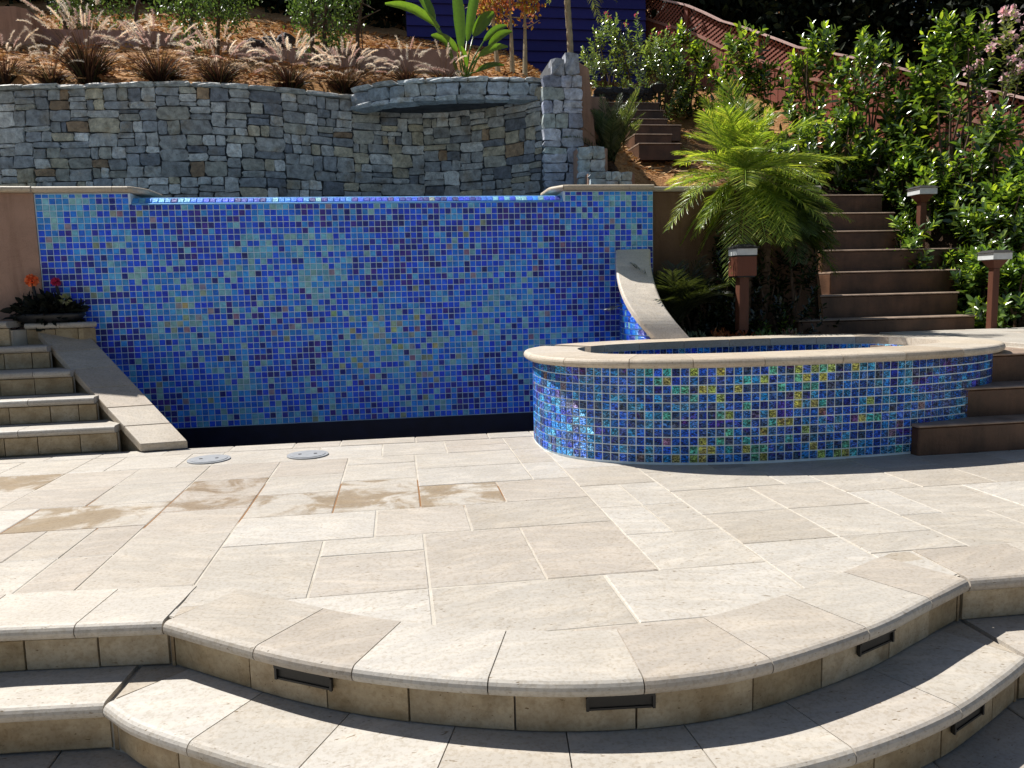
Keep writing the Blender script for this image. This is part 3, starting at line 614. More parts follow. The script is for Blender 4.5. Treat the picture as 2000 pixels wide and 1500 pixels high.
# ------------------------------------------------------------------ right curved cheek beside the garden
rc = thing('curved_cheek_wall', (2.3, 6.6, 0), 'curved sloping travertine cheek between the mosaic and the palm bed', 'wall')
LE = catmull([PY(1203,488,6.925), PY(1203,520,6.66), PY(1210,556,6.41), PY(1226,592,6.22), PY(1251,626,6.08), PY(1290,670,5.99)], 6)
RE = catmull([PY(1270,486,6.925), PY(1272,522,6.67), PY(1280,556,6.43), PY(1295,592,6.24), PY(1319,626,6.10), PY(1356,668,6.01)], 6)
n_ = len(LE); cuts = [0, 6, 13, 20, 25, n_-1]
for a, c in zip(cuts[:-1], cuts[1:]):
    b = MB(); k = c-a+1; L_, R_ = LE[a:c+1], RE[a:c+1]; e1, e2 = L_+(R_-L_)*.04, R_+(L_-R_)*.04
    dn = np.array([0,0,-.05]); md = np.array([0,0,-.008])
    V = list(L_+dn)+list(L_+md)+list(e1)+list(e2)+list(R_+md)+list(R_+dn)
    Fs = [(s*k+i, s*k+i+1, (s+1)*k+i+1, (s+1)*k+i) for s in range(5) for i in range(k-1)]+[(5*k+i,5*k+i+1,i+1,i) for i in range(k-1)]
    Fs += [tuple(s*k for s in range(6)), tuple(s*k+k-1 for s in range(6))[::-1]]
    b.add(V, Fs); o = fix_normals(b.build('cheek_slab', M['trav'], rc)); o.color = (.74,.66,.56,1)
IL, IRr = LE+(RE-LE)*.12, RE+(LE-RE)*.10
b = MB(); k = n_; V = [(p[0],p[1],-.3) for p in IL]+[p+[0,0,-.054] for p in IL]+[p+[0,0,-.054] for p in IRr]+[(p[0],p[1],-.3) for p in IRr]
b.add(V, [(s*k+i,s*k+i+1,(s+1)*k+i+1,(s+1)*k+i) for s in range(3) for i in range(k-1)]+[(0,k,2*k,3*k),(k-1,4*k-1,3*k-1,2*k-1)]); fix_normals(b.build('cheek_core', M['grout'], rc))
b = MB(); IP = resample(IL, PIT); inn = normals2d(IP, 1)
if np.mean(inn[:,0]) > 0: inn = -inn
for i in range(len(IP)):
    a = math.atan2(inn[i][1], inn[i][0])+math.pi/2; R = Matrix.Rotation(a, 3, 'Z'); z = LIPZ-.5*PIT
    while z > -.1:
        if z < IP[i][2]-.09: b.add([(R @ Vector(p))+Vector((IP[i][0]+inn[i][0]*.002, IP[i][1]+inn[i][1]*.002, z)) for p in TV], TF, tuple(x*.9 for x in tilecol(i+130, z*20)))
        z -= PIT
o = b.build('tile_field', M['tileN'], rc, False, True); o['kind'] = 'stuff'

# ------------------------------------------------------------------ stone retaining wall behind the pool
def stone_variant(seed):
    r = np.random.default_rng(seed); n = 4; V = []; Fs = []
    g = np.linspace(-.5, .5, n)
    cor = r.uniform(-.055, .055, (n, n, 2)); tl = r.uniform(-.16, .16, 2); dep = r.uniform(-.05, .05, (n, n))+tl[0]*g[:, None]+tl[1]*g[None, :]
    for i in range(n):
        for j in range(n):
            e = (i in (0, n-1))+(j in (0, n-1)); x, z = g[i]+cor[i,j,0]*(1 if e < 2 else 1.4), g[j]+cor[i,j,1]
            if e == 2: x *= .965; z *= .95
            V.append((x, -.5+dep[i,j]+(.05 if e == 1 else .09 if e == 2 else 0), z))
    for i in range(n-1):
        for j in range(n-1): Fs.append((i*n+j, (i+1)*n+j, (i+1)*n+j+1, i*n+j+1))
    border = [(i,0) for i in range(n)]+[(n-1,j) for j in range(1,n)]+[(i,n-1) for i in range(n-2,-1,-1)]+[(0,j) for j in range(n-2,0,-1)]
    bi = [i*n+j for i, j in border]; s0 = len(V)
    for k in bi: V.append((V[k][0]*1.0, .5, V[k][2]))
    for k in range(len(bi)): k2 = (k+1) % len(bi); Fs.append((bi[k], s0+k, s0+k2, bi[k2]))
    me = shared('stone', V, Fs, M['stone']); me.polygons.foreach_set('use_smooth', np.zeros(len(me.polygons), bool))
    import bmesh
    bm = bmesh.new(); bm.from_mesh(me); bmesh.ops.recalc_face_normals(bm, faces=bm.faces); bm.to_mesh(me); bm.free(); return me
SV = [stone_variant(100+k) for k in range(14)]
SPAL = [(.36,.36,.35),(.44,.44,.42),(.56,.55,.52),(.31,.32,.33),(.42,.40,.34),(.50,.44,.32),(.72,.71,.67),(.20,.21,.23),(.34,.23,.14),(.56,.49,.36)]
SPW = [.2,.16,.12,.13,.1,.08,.06,.08,.03,.04]
def split(x0, x1, z0, z1, out, mw=.36, mh=.19):
    w_, h_ = x1-x0, z1-z0
    if w_ <= mw and h_ <= mh and (random.random() < .65 or w_ < .17 or h_ < .09): out.append((x0,x1,z0,z1)); return
    if w_/h_ > random.uniform(1.35, 2.3) or h_ < .12: c = x0+w_*random.uniform(.36,.64); split(x0,c,z0,z1,out,mw,mh); split(c,x1,z0,z1,out,mw,mh)
    else: c = z0+h_*random.uniform(.34,.66); split(x0,x1,z0,c,out,mw,mh); split(x0,x1,c,z1,out,mw,mh)
def put_stone(parent, p, ang, w_, h_, d_, name='stone', col=None, tilt=.02):
    o = link(bpy.data.objects.new(name, random.choice(SV))); o.location = tuple(map(float, p)); o.scale = (w_, d_, h_)
    o.rotation_euler = (random.gauss(0, .03), random.gauss(0, tilt), ang+random.gauss(0, .02)); c = col or SPAL[rng.choice(len(SPAL), p=SPW)]
    k = random.uniform(.85, 1.4); o.color = (c[0]*k, c[1]*k, c[2]*k, 1); attach(o, parent); return o
sw = thing('stone_wall', (-1.2, 9.5, 1.8), 'long curved grey stone retaining wall behind the pool', 'stone wall')
WP = resample(WALLPATH[WALLPATH[:,0] > -5.6], .03); WN = normals2d(WP); WD = np.r_[0, np.cumsum(np.linalg.norm(np.diff(WP, axis=0), axis=1))]
TOPZ = 3.44
b = MB(); k = len(WP)
Vv = [(p[0],p[1],1.3) for p in WP]+[(p[0],p[1],TOPZ-.02) for p in WP]+[(p[0]-q[0]*.3,p[1]-q[1]*.3,TOPZ-.02) for p, q in zip(WP, WN)]
b.add(Vv, [(i,i+1,k+i+1,k+i) for i in range(k-1)]+[(k+i,k+i+1,2*k+i+1,2*k+i) for i in range(k-1)]); fix_normals(b.build('mortar_core', M['mortar'], sw))
rects = []
split(0, WD[-1], 1.72, TOPZ-.05, rects)
def along(s): return np.array([np.interp(s, WD, WP[:,0]), np.interp(s, WD, WP[:,1])]), np.array([np.interp(s, WD, WN[:,0]), np.interp(s, WD, WN[:,1])])
st = []
for x0, x1, z0, z1 in rects:
    p, q = along((x0+x1)/2); px_, py_, zc = proj((p[0], p[1], (z0+z1)/2)); st.append((-( (x1-x0)*(z1-z0)/zc**2 if (-40 < px_ < 1160 and py_ < 395) else 0), x0, x1, z0, z1, p, q))
st.sort(key=lambda a: a[0]); rest = []
for kk, (sc, x0, x1, z0, z1, p, q) in enumerate(st):
    nn = q/np.linalg.norm(q); ang = math.atan2(nn[1], nn[0])+math.pi/2
    d_ = random.uniform(.07, .12); o = put_stone(sw, (p[0]-nn[0]*(d_/2-.035)+nn[0]*random.uniform(-.012,.016), p[1]-nn[1]*(d_/2-.035), (z0+z1)/2), ang, x1-x0-.010, z1-z0-.010, d_)
    if kk >= 300: rest.append(o)
if rest:     # the least visible stones become one joined part
    V, Fs, T = [], [], []
    big = {}
    for o in rest:
        R = Matrix.LocRotScale(o.location, o.rotation_euler, o.scale); n0 = len(V)
        V += [tuple(R @ v.co) for v in o.data.vertices]; Fs += [tuple(i+n0 for i in p.vertices) for p in o.data.polygons]; T += [tuple(o.color[:3])]*len(o.data.polygons)
        bpy.data.objects.remove(o)
    o = mk('stone_field', V, Fs, M['stoneN'], sw, False, T); o['kind'] = 'stuff'
# thin cap stones along the top, up to the grotto shelf
s = 0
send = WD[np.argmin(np.abs(WP[:,0]+.42))]
while s < send:
    wq = random.uniform(.22, .42); p, q = along(s+wq/2); nn = q/np.linalg.norm(q)
    put_stone(sw, (p[0]-nn[0]*.06, p[1]-nn[1]*.06, TOPZ-.028+random.uniform(-.004,.006)), math.atan2(nn[1], nn[0])+math.pi/2, wq-.008, .045, .28, 'cap_stone', (.50,.50,.47), .008); s += wq
# grotto shelf: projecting curved ledge of two stone courses
sh = thing('grotto_shelf', (.8, 9.4, 3.2), 'projecting curved stone shelf over the recess in the wall', 'stone shelf')
SH = resample(catmull([(-.43,9.72),(-.16,9.50),(.01,9.38),(.40,9.22),(.83,9.13),(1.25,9.10),(1.62,9.12),(1.86,9.20)], 6), .03); SN = normals2d(SH); SD = np.r_[0, np.cumsum(np.linalg.norm(np.diff(SH, axis=0), axis=1))]
b = MB(); k = len(SH); bk = [(p[0], 10.1) for p in SH]
b.add([(p[0]-q[0]*.03,p[1]-q[1]*.03,3.27) for p, q in zip(SH, SN)]+[(p[0]-q[0]*.03,p[1]-q[1]*.03,3.50) for p, q in zip(SH, SN)]+[(p[0],p[1],3.50) for p in bk]+[(p[0],p[1],3.27) for p in bk],
      [(s_*k+i,s_*k+i+1,(s_+1)*k+i+1,(s_+1)*k+i) for s_ in range(3) for i in range(k-1)]+[(3*k+i,3*k+i+1,i+1,i) for i in range(k-1)]+[(0,k,2*k,3*k),(k-1,4*k-1,3*k-1,2*k-1)]); fix_normals(b.build('shelf_core', M['mortar'], sh))
for z, hq, dq, wr, prj, col in ((3.27,.05,.22,(.18,.34),.02,(.42,.47,.50)), (3.375,.135,.14,(.16,.32),-.01,None), (3.475,.045,.26,(.16,.34),.015,(.50,.54,.55))):
    s = 0
    while s < SD[-1]-.02:
        wq = min(random.uniform(*wr), SD[-1]-s)
        if SD[-1]-s-wq < .08: wq = SD[-1]-s
        m_ = s+wq/2; p = np.array([np.interp(m_, SD, SH[:,a]) for a in (0,1)]); q = np.array([np.interp(m_, SD, SN[:,a]) for a in (0,1)]); q /= np.linalg.norm(q)
        put_stone(sh, (p[0]+q[0]*(prj-dq/2+.04), p[1]+q[1]*(prj-dq/2+.04), z), math.atan2(q[1], q[0])+math.pi/2, wq-.008, hq, dq, 'shelf_stone', col or random.choice([(.36,.43,.48),(.32,.37,.42),(.45,.49,.49)]), .01); s += wq
# pier at the right end and the stepped stones below it
pier = thing('stone_pier', (1.95, 8.7, 2.0), 'stone pier with pink stucco side at the right end of the stone wall', 'pier')
b = MB(); b.add([(1.68,8.66,1.7),(2.14,8.66,1.7),(2.06,8.66,3.58),(1.78,8.66,3.58),(1.68,9.3,1.7),(2.14,9.3,1.7),(2.06,9.3,3.58),(1.78,9.3,3.58)], [(0,1,2,3),(1,5,6,2),(5,4,7,6),(4,0,3,7),(3,2,6,7)]); fix_normals(b.build('pier_core', M['mortar'], pier))
rects = []; split(1.67, 2.12, 1.9, 3.40, rects, .30, .26)
for x0, x1, z0, z1 in rects: put_stone(pier, ((x0+x1)/2, 8.64, (z0+z1)/2), 0, x1-x0-.008, z1-z0-.008, .10, 'pier_stone', random.choice([(.34,.37,.45),(.40,.43,.50),(.28,.31,.40),(.36,.42,.42)]))
for x0, x1, z0, z1 in ((1.77,1.92,3.40,3.56),(1.92,2.08,3.40,3.63)): put_stone(pier, ((x0+x1)/2, 8.66, (z0+z1)/2), 0, x1-x0-.006, z1-z0, .2, 'pier_stone', (.27,.29,.33))
b = MB(); b.add([(2.09,8.70,1.9),(2.36,8.70,1.9),(2.22,8.70,3.50),(2.09,8.70,3.58),(2.09,9.6,1.9),(2.36,9.6,1.9),(2.22,9.6,3.6),(2.09,9.6,3.7)], [(0,1,2,3),(1,5,6,2),(5,4,7,6),(4,0,3,7),(3,2,6,7)]); fix_normals(b.build('stucco_side', M['plaster'], pier))
b = MB(); b.bbox((2.26,8.86,2.2), (2.46,9.5,3.24), .01); b.build('stucco_step', M['plaster'], pier)
sb = thing('stepped_wall_end', (2.3, 8.3, 1.9), 'low stepped stone wall end beside the sago palm, below the pier', 'stone wall')
for (xa, xb, yt, yb, Y) in ((1128,1180,287,340,8.38),(1150,1233,336,372,8.18)):
    a, c = PY(xa, yt, Y), PY(xb, yb, Y)
    b = MB(); b.bbox((a[0], Y+.03, 1.6), (c[0]+.05, Y+.36, a[2]-.005), .01); b.build('stucco_end', M['plaster'], sb)
    rects = []; split(a[0], c[0], c[2]-.15, a[2], rects, .24, .17)
    for x0, x1, z0, z1 in rects: put_stone(sb, ((x0+x1)/2, Y, (z0+z1)/2), 0, x1-x0-.006, z1-z0-.006, .09, 'stone', random.choice([(.36,.43,.45),(.30,.36,.39),(.42,.46,.49)]))

# ------------------------------------------------------------------ brown steps: side steps by spa, garden flight, upper flight
def stair(name, label, steps, mat='brown', depth=.45, drop=.30, group=None):
    x0, y0, z0 = steps[0][0], steps[0][2], steps[0][3]
    t = thing(name, (x0, y0, z0-.2), label, 'stairs', group)
    for k, (xa, xb, Y, z) in enumerate(steps):
        b = MB(); b.bbox((xa, Y, z-drop), (xb, Y+depth, z-.0185), .008); rb = b.build('riser_block', M[mat], t)
        P2 = np.array([(xa-.004, Y-.004, z), (xb+.004, Y-.004, z)]); b = MB(); b.sweep([(P2[0], (0,-1)), (P2[1], (0,-1))], [(-depth,0),(-.016,0),(-.006,-.002),(.001,-.005),(.005,-.009),(.005,-.013),(.001,-.017),(-depth,-.018)])
        o = fix_normals(b.build('tread', M['tread'], rb))
    return t
stair('spa_steps', 'three dark brown steps climbing to the terrace right of the spa', [(3.08,6.2,4.16,.185),(3.40,6.2,4.33,.375),(3.62,6.2,4.52,.565)], depth=3.2, drop=.19)
b = MB(); b.box((4.3,4.70,.30), (7.5,6.62,.570)); ter = tag(b.build('upper_terrace', M['bed']), kind='structure')
for x0, x1, y0, y1 in layout(4.32, 4.72, 14, 8, .213, [(3,2),(2,3),(2,2)]): paver(ter, M['paver'], x0, x1, y0, y1, .600)
G = []
for k, (xa, xb, yp) in enumerate(((1560,1905,620),(1600,1872,573),(1622,1872,528),(1606,1872,486),(1590,1772,450),(1560,1747,415),(1528,1724,380))):
    Y = 6.70+.27*k; a, c = PY(xa, yp, Y), PY(xb, yp, Y); G.append((a[0], c[0], Y, (a[2]+c[2])/2))
stair('garden_stair', 'wide flight of brown concrete steps climbing past the palm', G, depth=.6, drop=.50)
G = []
for k, (xa, xb, yp) in enumerate(((1248,1330,279),(1240,1312,261),(1230,1330,243),(1205,1304,231),(1190,1296,214),(1152,1288,199))):
    Y = 10.1+.28*k; a, c = PY(xa, yp, Y), PY(xb, yp, Y); G.append((a[0], c[0], Y, (a[2]+c[2])/2))
stair('upper_stair', 'narrow flight of brown steps high on the slope behind the sago palm', G, depth=.5, drop=.22)

# ------------------------------------------------------------------ terraces, rocks, shed and fence on the slope
def terrace(name, label, pts, h, th=.18):
    t = thing(name, (*pts[0][:2], pts[0][2]), label, 'wall')
    for a, c in zip(pts[:-1], pts[1:]):
        a, c = np.array(a), np.array(c); d = c-a; L_ = np.linalg.norm(d[:2]); nn = np.array([d[1], -d[0]])/L_
        b = MB(); q = [a[:2], c[:2], c[:2]-nn*th, a[:2]-nn*th]
        b.add([(*q[0],a[2]-h),(*q[1],c[2]-h),(*q[2],c[2]-h),(*q[3],a[2]-h),(*q[0],a[2]),(*q[1],c[2]),(*q[2],c[2]),(*q[3],a[2])], [(0,3,2,1),(4,5,6,7),(0,1,5,4),(1,2,6,5),(2,3,7,6),(3,0,4,7)])
        fix_normals(b.build('wall_panel', M['terrace'], t))
    return t
terrace('terrace_wall', 'low mauve stucco terrace wall behind the fountain grasses, middle of slope', [PY(455,92,11.6), PY(690,94,11.5), PY(892,96,11.4)], 1.0)
terrace('terrace_wall', 'mauve stucco terrace wall with pale ledge at the upper left', [PY(-60,56,12.2), PY(110,57,12.1), PY(300,60,12.0), PY(455,84,11.9)], .9)
p = PY(30, 10, 11.8); t = thing('stucco_pillar', (p[0], 11.8, 4.2), 'rounded pink stucco pillar in the top left corner', 'pillar')
b = MB(); a, c = PY(-30,12,11.8), PY(64,60,11.8); n0 = [(a[0],a[2]-.9),(c[0],a[2]-.9),(c[0],a[2]-.12),(c[0]-.05,a[2]-.02),(c[0]-.2,a[2]+.01),(a[0],a[2])]
b.add([(q[0],11.8,q[1]) for q in n0]+[(q[0],12.3,q[1]) for q in n0], [tuple(range(6)), tuple(range(11,5,-1))]+[(i,6+i,6+(i+1)%6,(i+1)%6) for i in range(6)]); fix_normals(b.build('pillar_body', M['plaster'], t))
def rock(p, r, label, group, col):
    n = 7; V = []; 
    for i in range(n):
        for j in range(9):
            th, ph = math.pi*(i+.5)/n, 2*math.pi*j/9; k = r*(1+random.uniform(-.22, .2)); V.append((p[0]+k*math.sin(th)*math.cos(ph)*1.15, p[1]+k*math.sin(th)*math.sin(ph), p[2]+k*math.cos(th)*.85))
    Fs = [(i*9+j, i*9+(j+1)%9, (i+1)*9+(j+1)%9, (i+1)*9+j) for i in range(n-1) for j in range(9)]+[tuple(range(8,-1,-1)), tuple(range((n-1)*9, n*9))]
    o = fix_normals(mk('rock', V, Fs, M['rock'])); o.color = (*col, 1); tag(o, label, 'rock', group)
for xp, yp, r in ((494,86,.09),(510,86,.07),(524,82,.09),(537,84,.08),(556,82,.13)): p = PY(xp, yp, 11.9); rock(p, r, {494:'leftmost dark rock of the small row above the grasses',510:'second dark rock of the small row, smallest of them',524:'middle dark rock of the small row above the grasses',537:'fourth dark rock of the small row, beside the largest',556:'largest dark rock, right end of the small row above the grasses'}[xp], 'row of dark rocks', (.05,.045,.05))
for i in range(11):
    for j in range(2):
        p = PY(1163+i*10.5+(j*5), 190-j*11, 12.0-.05*j); rock(p, random.uniform(.055,.085), '%s dark round stone from the pier in the %s course above the upper steps' % ('first second third fourth fifth sixth seventh eighth ninth tenth eleventh'.split()[i], 'upper' if j else 'lower'), 'dry stacked stones', (.04,.04,.045))
sd = thing('navy_siding', PY(1000, 60, 15.6), 'dark navy horizontal lap siding of a shed above the slope', 'shed')
a, c = PY(800, 200, 15.6), PY(1262, 200, 15.6)
for k in range(16):
    z = 4.1+k*.21; b = MB(); b.add([(a[0],15.60,z),(c[0],15.60,z),(c[0],15.64,z+.212),(a[0],15.64,z+.212),(a[0],15.70,z),(c[0],15.70,z),(c[0],15.70,z+.212),(a[0],15.70,z+.212)], [(0,1,2,3),(5,4,7,6),(1,5,6,2),(4,0,3,7),(4,5,1,0),(3,2,6,7)])
    o = fix_normals(b.build('board', M['blue'], sd)); q = random.uniform(.85, 1.15); o.color = (.028*q,.026*q,.17*q,1)
b = MB(); b.box((a[0]+.02,15.71,3.6), (c[0]-.02,19,7.6)); b.build('shed_body', M['black'], sd)
# lattice-topped fence running down the slope on the right
FA, FB = PY(1225, 0, 16.6)[:2], PY(2110, 0, 9.3)[:2]
def on_fence(x, y):
    r = ray(x, y); d = FB-FA; A_ = np.array([[r[0], -d[0]], [r[1], -d[1]]]); t_, s_ = np.linalg.solve(A_, FA-CAM[:2]); return s_, CAM[2]+t_*r[2]
capz = np.array([on_fence(x, y) for x, y in ((1215,-28),(1295,-2),(1350,10),(1412,40),(1450,50),(1512,72),(1557,90),(1637,104),(1725,122),(1775,135),(1837,152),(1907,167),(2110,215))])
FL = np.linalg.norm(FB-FA); fd = (FB-FA)/FL; fnm = np.array([fd[1], -fd[0]])
if fnm[1] > 0: fnm = -fnm
cz_ = lambda s: float(np.interp(s, capz[:,0], capz[:,1]))
fence = thing('lattice_fence', (*FA, cz_(0)-1.8), 'red-stained board fence with lattice top running down the slope', 'fence')
def fbox(nm, s0, s1, n0, n1, zf0, zf1, col):
    q = [FA+fd*s0*FL+fnm*n0, FA+fd*s1*FL+fnm*n0, FA+fd*s1*FL+fnm*n1, FA+fd*s0*FL+fnm*n1]; zz = [cz_(s0), cz_(s1), cz_(s1), cz_(s0)]
    b = MB(); b.add([(*p, z+zf0) for p, z in zip(q, zz)]+[(*p, z+zf1) for p, z in zip(q, zz)], [(0,3,2,1),(4,5,6,7),(0,1,5,4),(1,2,6,5),(2,3,7,6),(3,0,4,7)])
    o = fix_normals(b.build(nm, M['red'], fence)); k = random.uniform(.85, 1.15); o.color = (col[0]*k, col[1]*k, col[2]*k, 1); return o
RED = (.27,.085,.055); nb = int(FL/.15)
for i in range(nb): fbox('board', (i+.02)/nb, (i+.94)/nb, 0, .02, -1.95, -.52, RED)
seg_n = 5
for i in range(seg_n):
    s0, s1 = i/seg_n, (i+1)/seg_n
    fbox('post', s0-.045/FL, s0+.045/FL, -.05, .05, -2.0, -.045, RED)
    for m_ in range(4):
        u0, u1 = s0+(s1-s0)*m_/4, s0+(s1-s0)*(m_+1)/4
        fbox('cap_rail', u0, u1, -.06, .085, -.04, 0, (.74,.50,.44)); fbox('mid_rail', u0, u1, -.02, .045, -.52, -.46, (.42,.20,.15)); 
    b = MB(); n2 = int((s1-s0)*FL/.085)
    for d in (-1, 1):
        for q in range(-4, n2+1):
            for h0, h1 in ((0, .2), (.2, .4)):
                ua, ub = q*.085+(h0 if d > 0 else .42-h0), q*.085+(h1 if d > 0 else .42-h1)
                L_ = (s1-s0)*FL
                if min(ua, ub) < 0 or max(ua, ub) > L_: continue
                sa, sbb = s0+ua/FL, s0+ub/FL; pa, pb = FA+fd*sa*FL+fnm*(.012*d), FA+fd*sbb*FL+fnm*(.012*d)
                za, zb = cz_(sa)-.46+h0, cz_(sbb)-.46+h1
                b.add([(*pa,za-.018),(*pb,zb-.018),(*pb,zb+.018),(*pa,za+.018)], [(0,1,2,3)])
                pa2, pb2 = pa+fnm*.008, pb+fnm*.008; b.add([(*pa2,za-.018),(*pb2,zb-.018),(*pb2,zb+.018),(*pa2,za+.018)], [(3,2,1,0)])
    o = b.build('lattice', M['red'], fence); o.color = (.36,.13,.09,1); o['kind'] = 'stuff'

# ------------------------------------------------------------------ foliage tools
def unit(v): return v/(np.linalg.norm(v, axis=-1, keepdims=True)+1e-9)
def leaves(P, D, N, L, W, curl=.2, fold=.18):
    """folded pointed leaves; all arrays per leaf"""
    D = unit(D); S = unit(np.cross(D, N)); N = np.cross(S, D); L = np.asarray(L)[:, None]; W = np.asarray(W)[:, None]
    def pt(t, w_, up): return P+D*L*t+S*W*w_+N*(up*W-curl*L*t*t)
    V = np.stack([pt(0,0,0), pt(.32,-.5,fold), pt(.34,0,0), pt(.32,.5,fold), pt(.72,-.38,fold), pt(.72,0,0), pt(.72,.38,fold), pt(1,0,0)], 1)
    T = np.array([(0,2,1),(0,3,2),(1,2,5),(1,5,4),(2,3,6),(2,6,5),(4,5,7),(5,6,7)]); n = len(P)
    return V.reshape(-1, 3), (T[None]+np.arange(n)[:, None, None]*8).reshape(-1, 3), 8
def quads(P, D, N, L, W, curl=.2):
    D = unit(D); S = unit(np.cross(D, N)); N = np.cross(S, D); L = np.asarray(L)[:, None]; W = np.asarray(W)[:, None]
    V = np.stack([P, P+D*L*.5-S*W*.5, P+D*L-N*L*curl, P+D*L*.5+S*W*.5], 1); n = len(P)
    return V.reshape(-1, 3), np.arange(4*n).reshape(-1, 4), 1
def rdir(n, up=0.0): v = rng.normal(0, 1, (n, 3)); v[:, 2] += up; return unit(v)
def pick(cols, n, p=None): c = np.array(cols, float)[rng.choice(len(cols), n, p=p)]; return c*rng.uniform(.8, 1.25, (n, 1))
LAUREL = [(.045,.085,.022),(.075,.14,.03),(.025,.05,.018),(.13,.21,.045),(.25,.34,.06)]
def laurel(name, base, height, rad, label, nsh=46, lsz=.115, cols=LAUREL, group='laurel shrubs along the fence', cat='shrub', per=17, flowers=None, up=1.0):
    t = thing(name, base, label, cat, group); base = np.array(base); Ps, Ds, Ns, Ls, Cs = [], [], [], [], []
    st = MB()
    for k in range(6):
        a = rng.uniform(0, 6.28); tip = base+np.array([math.cos(a)*rad*.5, math.sin(a)*rad*.5, height*rng.uniform(.6, .9)]); mid = (base+tip)/2+rng.normal(0, .05, 3); st.tube([base+rng.normal(0,.03,3)*[1,1,0], mid, tip], [.018,.013,.006], 6)
    st.build('stem', M['bark'], t)
    tips = []
    for k in range(nsh):
        f = rng.uniform(0, 1); hz = height*(.06+.92*f); prof = min(1, .45+f*1.6)*(1-.86*f**1.7)
        a = rng.uniform(0, 6.28); r = rad*prof*math.sqrt(rng.uniform(.15, 1)); o = base+np.array([math.cos(a)*r, math.sin(a)*r, hz-.18])
        d = unit(np.array([math.cos(a)*.75*(1-f*.6), math.sin(a)*.75*(1-f*.6), up*rng.uniform(.5, 1.3)])+rng.normal(0, .2, 3)); ln = rng.uniform(.22, .42)*(height/1.6)**.5
        m_ = per+int(rng.integers(-3, 4)); q = np.linspace(.05, 1, m_); pts = o+d*ln*q[:, None]; tips.append(o+d*ln)
        az = np.arange(m_)*2.4+rng.uniform(0, 6); sd1 = unit(np.cross(d, [.3,.2,1.0])); sd2 = np.cross(d, sd1)
        out = sd1*np.cos(az)[:, None]+sd2*np.sin(az)[:, None]; dd = unit(out*(1.15-.55*q[:, None])+d*(.25+.75*q[:, None])+rng.normal(0, .12, (m_, 3)))
        Ps.append(pts); Ds.append(dd); Ns.append(unit(d+.15*rng.normal(0, 1, (m_, 3)))); Ls.append(lsz*rng.uniform(.65, 1.2, m_)*(1.05-.35*q)); 
        cc = pick(cols, m_); cc *= (.75+.7*(q*f)[:, None]**1.2); Cs.append(cc)  # leaf colour lightens towards tips and top, sun on the shoots painted in
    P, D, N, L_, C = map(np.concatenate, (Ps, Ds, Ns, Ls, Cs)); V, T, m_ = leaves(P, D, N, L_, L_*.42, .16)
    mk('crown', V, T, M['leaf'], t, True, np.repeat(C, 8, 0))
    if flowers:
        col, nf, r0 = flowers; tp = np.array(tips); tp = tp[np.argsort(-tp[:,2])][:nf]; FP, FD = [], []
        for q in tp:
            m2 = 16; dd = rdir(m2, .6); FP.append(q+dd*r0*.5); FD.append(dd)
        FP, FD = np.concatenate(FP), np.concatenate(FD); V, T, _ = leaves(FP, FD, rdir(len(FP)), rng.uniform(.6, 1, len(FP))*r0, rng.uniform(.5, .8, len(FP))*r0, .2)
        mk('blossom', V, T, M['petal'], t, True, np.repeat(pick(col, len(FP)), 8, 0))
    return t
# ------------------------------------------------------------------ laurel hedge, oleanders, flowering bush
def gbase(xp, Y, z=None): p = PY(xp, 400, Y); return (p[0], Y, float(Tz(p[0], Y)) if z is None else z)
def to_h(base, yp, xp): return PY(xp, yp, base[1])[2]-base[2]
for xp, Y, yt, rad, lab, nsh in ((1345,12.6,62,.48,'tall laurel shrub against the fence just right of the oleanders',44),
        (1450,11.4,66,.50,'laurel shrub at the fence, behind and above the palm crown',50),
        (1590,10.5,58,.50,'laurel shrub at the fence with a tall pointed top, upper right of the palm',54),
        (1690,9.7,72,.52,'narrow upright laurel at the fence above the garden stair',46),
        (1785,9.3,150,.46,'bushy laurel above the top of the garden stair',52),
        (1850,8.6,40,.55,'laurel reaching highest, in front of the fence right of the stair',50),
        (1940,7.9,230,.48,'bright laurel beside the stair lamp with pale lime shoots',52),
        (2010,7.6,300,.5,'laurel at the right edge of the picture by the post lamp',44),
        (1640,9.4,215,.40,'low laurel just above the top garden step',30)):
    bs = gbase(xp, Y); hgt = max(.6, to_h(bs, yt, xp)); laurel('laurel_shrub', bs, hgt, rad, lab, int(nsh*1.55), .155, per=16)
laurel('laurel_shrub', (PY(1925,560,7.1)[0], 7.1, .7), .7, .30, 'dark laurel between the garden stair and the post lamp', 60, .14)
laurel('laurel_shrub', (PY(1985,600,6.75)[0], 6.75, .5), .75, .40, 'dark low laurel at the right edge below the post lamp', 60, .14)
laurel('laurel_shrub', gbase(1955, 7.4), .95, .36, 'glossy laurel at the right end of the middle garden steps', 60, .14)
laurel('laurel_shrub', gbase(1985, 7.3), 1.0, .42, 'low laurel behind the post lamp at the right edge', 40)
laurel('laurel_shrub', gbase(1815, 8.3), .7, .30, 'small laurel right of the top garden steps', 30)
OLE = [(.10,.16,.06),(.14,.2,.09),(.08,.13,.06),(.18,.24,.12)]
for xp, Y, yt, rad, lab in ((1190,13.2,28,.5,'tall oleander with scattered pink flowers before the navy siding'), (1245,12.8,45,.6,'dense grey-green oleander with pink flowers left of the fence'), (1295,12.2,70,.5,'oleander with a few red flowers below the fence corner')):
    bs = gbase(xp, Y); laurel('oleander', bs, max(.7, to_h(bs, yt, xp)), rad, lab, 60, .10, OLE, 'oleanders by the upper steps', 'shrub', 18, ([(.60,.12,.20),(.5,.10,.15)], 3, .035))
